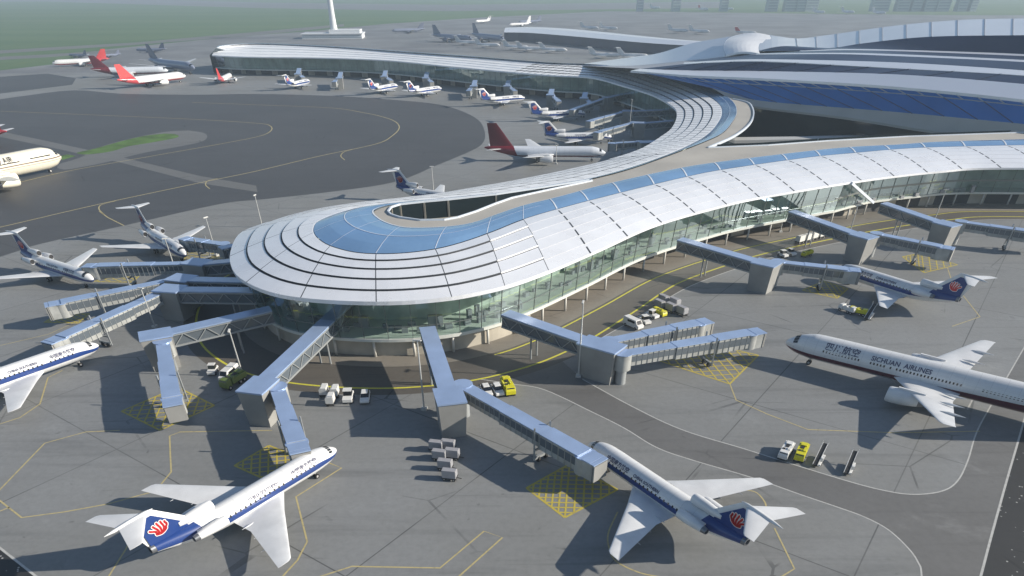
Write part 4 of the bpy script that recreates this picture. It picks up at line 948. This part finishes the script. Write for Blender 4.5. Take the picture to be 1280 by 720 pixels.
        # cab: rounded drum, bellows hood
        e1 = s0.lerp(s1, .97); b = MB(); b.cyl((e1.x, e1.y, 2.5), (e1.x, e1.y, 5.7), 1.85, n=18); b.box((e1.x + tu.x*1.6, e1.y + tu.y*1.6, 4.1), (2.2, 3.3, 3.1), atan2(tu.y, tu.x)); cb_ = smooth_by(b.build('cab', 'bridge_wall', root), 40)
        b = MB(); b.cyl((e1.x, e1.y, 5.7), (e1.x, e1.y, 5.84), 2.0, n=18); b.box((e1.x + tu.x*1.5, e1.y + tu.y*1.5, 5.79), (1.9, 3.5, .2), atan2(tu.y, tu.x)); b.box((e1.x + tu.x*2.95, e1.y + tu.y*2.95, 5.74), (.8, 3.5, .2), atan2(tu.y, tu.x)); b.build('cab_roof', 'bridge_roof', cb_)
        b = MB(); b.box((e1.x + tu.x*2.9, e1.y + tu.y*2.9, 4.1), (.25, 3.5, 3.3), atan2(tu.y, tu.x)); b.box((e1.x + tu.x*3.25, e1.y + tu.y*3.25, 4.0), (.3, 3.2, 3.0), atan2(tu.y, tu.x)); b.build('bellows', 'tower_wall', cb_)
    return root
jet_bridge('jet bridge at bottom centre docked to the trijet with the shaded wing', (534, 408), (562, 494), [((578, 481), (738, 571))])
jet_bridge('jet bridge running lower left from the concourse tip to the sunlit bottom left trijet', (432, 378), (322, 481), [((346, 484), (372, 556))])
jet_bridge('jet bridge with an empty cab pointing down over yellow hatching at left', (338, 385), (194, 417), [((203, 427), (215, 500))])
jet_bridge('jet bridge reaching the half seen trijet on the left edge', (330, 362), (212, 360), [((206, 363), (70, 424))])
jet_bridge('jet bridge with an idle cab above hatching, second from the top at left', (312, 350), (226, 347), [((217, 349), (70, 379))])
jet_bridge('jet bridge at left serving the frame cut trijet with the long fin', (292, 325), (246, 327), [((236, 329), (116, 332))])
jet_bridge('topmost left jet bridge, serving the trijet behind two masts', (292, 308), (284, 308), [((279, 305), (236, 299))], tower=(4, 3))
jet_bridge('right front jet bridge with two idle tunnels side by side', (632, 390), (752, 430), [((779, 442), (942, 415)), ((762, 426), (876, 403))], tower=(5.2, 9))
jet_bridge('jet bridge on the right docked to the trijet behind the maroon striped airliner', (850, 298), (958, 328), [((973, 327), (1062, 337))])
jet_bridge('idle jet bridge on the right over yellow hatching, second from the frame edge', (990, 263), (1080, 294), [((1096, 292), (1180, 309))])
jet_bridge('farthest right jet bridge leaving the picture frame', (1105, 253), (1184, 279), [((1202, 277), (1300, 291))])
jet_bridge('bay jet bridge, lower long one inside the curved bay', (842, 150), (800, 153), [((792, 153), (748, 165))], True)
jet_bridge('bay jet bridge, middle one inside the curved bay', (848, 136), (785, 138), [((778, 140), (738, 151))], True)
jet_bridge('bay jet bridge, upper one inside the curved bay', (800, 112), (760, 121), [((752, 124), (716, 137))], True)
jet_bridge('bay jet bridge hidden low behind the concourse roof near the red tailed twinjet', (835, 172), (808, 177), [((800, 177), (768, 179))], True)
for i, (x, y, dx, dy) in enumerate(((372, 92, 6, 4), (424, 97, -6, 5), (480, 95, 8, 5), (532, 97, 7, 5), (592, 107, -6, 6), (634, 107, 9, 6), (688, 118, 10, 8), (730, 122, 8, 7))):
    jet_bridge('small grey jet bridge on the far pier, %s from the left' % ORD[i], (x + 2, y - 7), (x, y), [((x + dx*.25, y + dy*.2), (x + dx, y + dy))], True)
# ================================================================== LIGHT MASTS
def mast(base, h, label):
    p = G(*base); r = empty('light_mast', p, random.uniform(0, 3), label, 'light mast', 'slim floodlight masts on the apron')
    b = MB(); b.cyl((0, 0, 0), (0, 0, h), .2, .12, 10); b.box((0, 0, .25), (1.1, 1.1, .5)); b.build('pole', 'pole', r)
    b = MB(); b.box((0, 0, h), (1.7, .2, .2)); 
    for k in range(4): b.box((-.6 + .4*k, .15, h + .03), (.3, .25, .25))
    b.build('lamp_head', 'lamp', r)
for base, h, lb in (((304, 471), 10.2, 'slim mast left of the lower left bridge tower'), ((194, 409), 9.5, 'slim mast standing behind the bridge tower with the idle hanging cab'), ((218, 334), 8, 'slim leaning looking mast before the nose of the trijet on the left'), ((271, 320), 11, 'slim mast close left of the concourse tip roof'), ((328, 284), 10, 'slim mast on pale concrete above the concourse tip'),
        ((530.5, 512), 14.3, 'slim mast right beside the bottom centre bridge tower'), ((723, 471), 16, 'tall mast in front of the twin tunnel bridge'), ((1168, 275), 9.6, 'slim mast near the farthest right bridge tower'), ((1060, 297), 9.6, 'slim mast before the idle right bridge tower'), ((975, 290), 11, 'slim mast beside the right concourse glass under the eave'),
        ((542, 240), 9, 'thin mast behind the back eave of the concourse tip'), ((786, 168), 16, 'thin mast inside the shaded curved bay'), ((695, 205), 8, 'thin mast next to the dark red tailed airliner')):
    mast(base, h, lb)
# ================================================================== GROUND VEHICLES
def wheel4(root, xs, y, r, w_=.25):
    for x in xs:
        for s in (1, -1):
            b = MB(); b.cyl((x, s*y - w_/2, r), (x, s*y + w_/2, r), r, n=14, mi=0); b.cyl((x, s*y - w_/2 - .01, r), (x, s*y + w_/2 + .01, r), r*.5, n=10, mi=1); b.build('wheel', ['tyre', 'hub'], root)
def shell(pts, w0, w1, m, name, root, mi=0):
    """side profile pts (x, z, width factor) extruded across"""
    b = MB(); b.loft([[(x, s*(w0 + (w1 - w0)*f)/2, z) for x, z, f in pts] for s in (-1, 1)], True, True); o = b.build(name, m, root)
    mod = o.modifiers.new('b', 'BEVEL'); mod.width = .06; mod.segments = 2; mod.limit_method = 'ANGLE'; return o
def pickup():
    r = empty('service_car'); 
    shell([(-2.2, .4, 0), (2.2, .4, 0), (2.25, .75, 0), (2.1, 1.0, .3), (.9, 1.08, .3), (-2.15, 1.08, .3), (-2.25, .7, 0)], 1.85, 1.75, 'v_white', 'body', r)
    shell([(1.0, 1.06, 0), (.45, 1.7, 1), (-1.3, 1.74, 1), (-1.75, 1.06, 0)], 1.7, 1.35, 'glass_dark', 'cabin', r)
    shell([(.5, 1.68, 0), (.4, 1.78, 1), (-1.25, 1.82, 1), (-1.35, 1.7, 0)], 1.38, 1.25, 'v_white', 'roof', r)
    wheel4(r, (1.4, -1.4), .86, .34)
    for s in (1, -1): b = MB(); b.box((2.2, s*.65, .82), (.1, .35, .16)); b.build('headlight', 'emb_white', r)
    return r
def tug():
    r = empty('tow_tractor')
    shell([(-1.6, .35, 0), (1.7, .35, 0), (1.7, .95, 0), (.5, 1.05, 0), (-1.6, 1.05, 0)], 1.7, 1.7, 'v_white', 'body', r)
    shell([(.5, 1.05, 0), (.3, 1.85, 1), (-.7, 1.85, 1), (-.8, 1.05, 0)], 1.5, 1.35, 'glass_dark', 'cabin', r)
    b = MB(); b.box((-.2, 0, 1.92), (1.3, 1.5, .12)); b.build('roof', 'v_white', r); wheel4(r, (1.05, -1.0), .8, .38); return r
def van(m='v_white'):
    r = empty('service_van')
    shell([(-2.7, .45, 0), (2.7, .45, 0), (2.75, 1.1, 0), (2.2, 1.35, .3), (1.6, 2.2, 1), (-2.6, 2.3, 1), (-2.75, 1.2, .2)], 2.0, 1.75, m, 'body', r)
    b = MB(); b.add([(2.24, -.8, 1.38), (2.24, .8, 1.38), (1.69, .72, 2.14), (1.69, -.72, 2.14)], ((0, 1, 2, 3),)); b.build('windscreen', 'glass_dark', r)
    for s in (1, -1): b = MB(); b.box((.1, s*.965, 1.72), (2.4, .06, .5)); b.build('side_window', 'glass_dark', r)
    wheel4(r, (1.7, -1.7), .92, .38); return r
def truck(m):
    r = empty('service_truck')
    shell([(3.0, .6, 0), (3.05, 1.4, 0), (2.7, 2.2, 1), (1.5, 2.25, 1), (1.45, .6, 0)], 2.2, 2.0, m, 'cab', r)
    b = MB(); b.add([(3.0, -.9, 1.45), (3.0, .9, 1.45), (2.76, .82, 2.1), (2.76, -.82, 2.1)], ((0, 1, 2, 3),)); b.build('windscreen', 'glass_dark', r)
    b = MB(); b.box((-.2, 0, .75), (6.2, 1.3, .3)); b.build('chassis', 'v_black', r)
    b = MB(); b.box((-1.0, 0, 1.45), (4.4, 2.2, 1.1)); b.box((-2.2, 0, 2.15), (1.4, 1.4, .3)); b.box((.4, .6, 2.1), (1, .6, .25)); b.build('load_body', m, r)
    b = MB(); b.box((-.9, -.1, 2.06), (1.2, .8, .12)); b.box((.7, -.5, 2.06), (.6, .6, .14)); b.build('hatch', 'v_black', r)
    wheel4(r, (2.2, -1.0, -2.2), .95, .5, .3); return r
def cart(m='cart_grey'):
    r = empty('baggage_cart')
    b = MB(); b.box((0, 0, .55), (2.6, 1.6, .18)); b.beam((1.3, 0, .5), (2.1, 0, .4), .1, .1); b.build('bed', 'v_black', r)
    b = MB(); b.add([(x, y, z) for x in (-1.2, 1.2) for y, z in ((-.75, .64), (.75, .64), (.75, 1.75), (.35, 2.1), (-.75, 2.1))], ((0, 1, 2, 3, 4), (9, 8, 7, 6, 5), (0, 5, 6, 1), (1, 6, 7, 2), (2, 7, 8, 3), (3, 8, 9, 4), (4, 9, 5, 0))); b.build('container', m, r)
    b = MB(); b.box((1.22, -.1, 1.3), (.04, 1.0, 1.0)); b.build('container_door', 'v_grey', r)
    wheel4(r, (.85, -.85), .62, .26, .16); return r
def loader():
    r = empty('belt_loader')
    shell([(-2.8, .4, 0), (2.2, .4, 0), (2.3, .9, 0), (-2.8, .9, 0)], 1.8, 1.8, 'v_white', 'body', r)
    b = MB(); b.beam((-3.3, .2, .7), (4.2, .2, 2.7), .95, .25); b.build('belt', 'v_black', r)
    b = MB()
    for s in (-.35, .75): b.beam((-3.3, s, .85), (4.2, s, 2.85), .12, .22)
    b.beam((1.5, .2, .9), (2.6, .2, 2.2), .3, .3); b.build('side_rail', 'v_white', r)
    b = MB(); b.box((-.6, -.7, 1.3), (1.0, .6, .8)); b.box((3.9, -.5, 3.1), (.1, .1, .9)); b.box((3.9, .9, 3.1), (.1, .1, .9)); b.build('operator_seat', 'v_white', r)
    wheel4(r, (1.4, -1.6), .85, .36); return r
PR = {'car': pickup(), 'tug': tug(), 'van': van(), 'ytruck': truck('v_yellow'), 'wtruck': truck('v_white'), 'gtruck': truck('v_green'), 'cart': cart(), 'wcart': cart('v_white'), 'loader': loader()}
used = set()
CATS = dict(car='car', tug='tractor', van='van', ytruck='truck', wtruck='truck', gtruck='truck', cart='baggage cart', wcart='baggage cart', loader='belt loader')
def veh(k, p, toward, label, group=None, sc=1.0):
    o = PR[k] if k not in used else copy_tree(PR[k]); used.add(k); a, c = G(*p), G(*toward); d = c - a
    put(o, (a.x, a.y, 0), atan2(d.y, d.x), label, CATS[k], group, sc)
gc = 'grey container carts in two rows'
for (x, y), lb in zip(((546, 563), (550, 574.5), (557, 586.5), (562.5, 599), (561, 562), (566, 573)), ('topmost of the left row', 'second of the left row', 'third of the left row', 'lowest of the left row', 'upper of the right pair', 'lower of the right pair')):
    veh('cart', (x, y), (x + 9, y + 1), 'grey container cart on open concrete at bottom centre, ' + lb, gc, 1.0)
gv = 'pale carts and cars below the concourse tip'
veh('wcart', (406, 494), (410, 484), 'pale cart left of three beneath the concourse tip', gv, 1.0); veh('wcart', (419.5, 495), (423, 485), 'pale cart upper right of three beneath the concourse tip', gv, 1.0); veh('wcart', (414, 505), (418, 495), 'pale cart lowest of three beneath the concourse tip', gv, 1.0)
veh('tug', (436, 500), (434, 508), 'white tow tractor beside the three pale carts', gv, 1.15); veh('car', (457, 500), (456, 508), 'white car standing alone right of the tow tractor', gv)
veh('car', (590, 499), (584, 504), 'white car in the gap under the bottom centre bridge tunnel'); veh('car', (608, 492), (612, 500), 'white car left of its twin behind the bottom centre tunnel', 'two white cars by the yellow truck'); veh('car', (622, 491), (627, 499), 'white car next to the yellow truck behind the bottom centre tunnel', 'two white cars by the yellow truck')
veh('ytruck', (635, 489), (639, 497), 'yellow truck above the bottom centre jet bridge tunnel', None, .95)
veh('van', (288, 472), (283, 476), 'white van beside the dark green truck left of the lower left bridge tower'); veh('gtruck', (293, 481), (285, 486), 'dark olive truck behind the lower left bridge tower'); veh('tug', (267, 466), (264, 471), 'shaded tow tractor left of the white van and olive truck')
veh('wtruck', (981, 569), (976, 577), 'white box truck beside the yellow truck on the lower right stand', None, .78); veh('ytruck', (1000, 571), (996, 580), 'yellow truck between the white box truck and a belt loader', None, .78); veh('loader', (1023, 577), (1029, 566), 'belt loader directly right of the yellow truck', None, .75); veh('loader', (1061, 587), (1066, 575), 'belt loader standing alone at right of the loader row', None, .75)
veh('wtruck', (1058, 390), (1050, 387), 'white truck near the wing of the right trijet', None, .75); veh('ytruck', (1071, 393), (1062, 391), 'yellow truck near the wing of the right trijet', None, .75); veh('loader', (1086, 397), (1092, 390), 'belt loader near the wing of the right trijet', None, .85)
veh('van', (791, 409), (800, 413), 'white van, lowest vehicle beyond the twin tunnel bridge', None, 1.0); veh('tug', (806, 404), (810, 407), 'white tow tractor right behind the white van'); veh('tug', (815, 397), (820, 399), 'dark looking tow tractor by the small yellow tractor'); veh('ytruck', (824, 394), (830, 397), 'small yellow vehicle before the block of grey carts', None, .7)
gk = 'block of grey carts beyond the twin tunnel bridge'
for (x, y), lb in zip(((824, 386), (829, 379.5), (838, 390), (843, 383.5), (852, 394)), ('left front', 'left rear', 'middle front', 'middle rear', 'right end')): veh('cart', (x, y), (x + 9, y + 4), 'grey cart in the block past the twin tunnels, ' + lb, gk, 1.1)
for i, (x, y) in enumerate(((999, 304), (1007.5, 302), (1016, 299.5), (1025, 297.5), (1034, 295))): veh('wcart', (x, y), (x + 8, y - 2.4), 'white cart under the right eave, %s in a line of five' % ORD[i], 'line of white carts by the right concourse', 1.15)
veh('tug', (978, 321), (985, 324), 'dark tow tractor left of the pair behind the right bridge'); veh('tug', (988, 319), (995, 322), 'white tow tractor behind the right bridge tunnel'); veh('ytruck', (1008, 320), (1002, 322), 'yellow truck behind the right bridge tunnel', None, .7)
# ================================================================== HAZE
b = MB(); b.box((0, 3900, 70), (12000, 9000, 142)); hz = b.build('haze', [], None); tag(hz, kind='stuff')
m = bpy.data.materials.new('haze'); m.use_nodes = True; n = m.node_tree; n.nodes.remove(n.nodes['Principled BSDF'])
pv_ = n.nodes.new('ShaderNodeVolumePrincipled'); pv_.inputs['Color'].default_value = (.66, .83, 1, 1); pv_.inputs['Density'].default_value = .00018; pv_.inputs['Anisotropy'].default_value = .1
n.links.new(pv_.outputs[0], n.nodes['Material Output'].inputs['Volume']); hz.data.materials.append(m)
print('objects', len(bpy.data.objects))
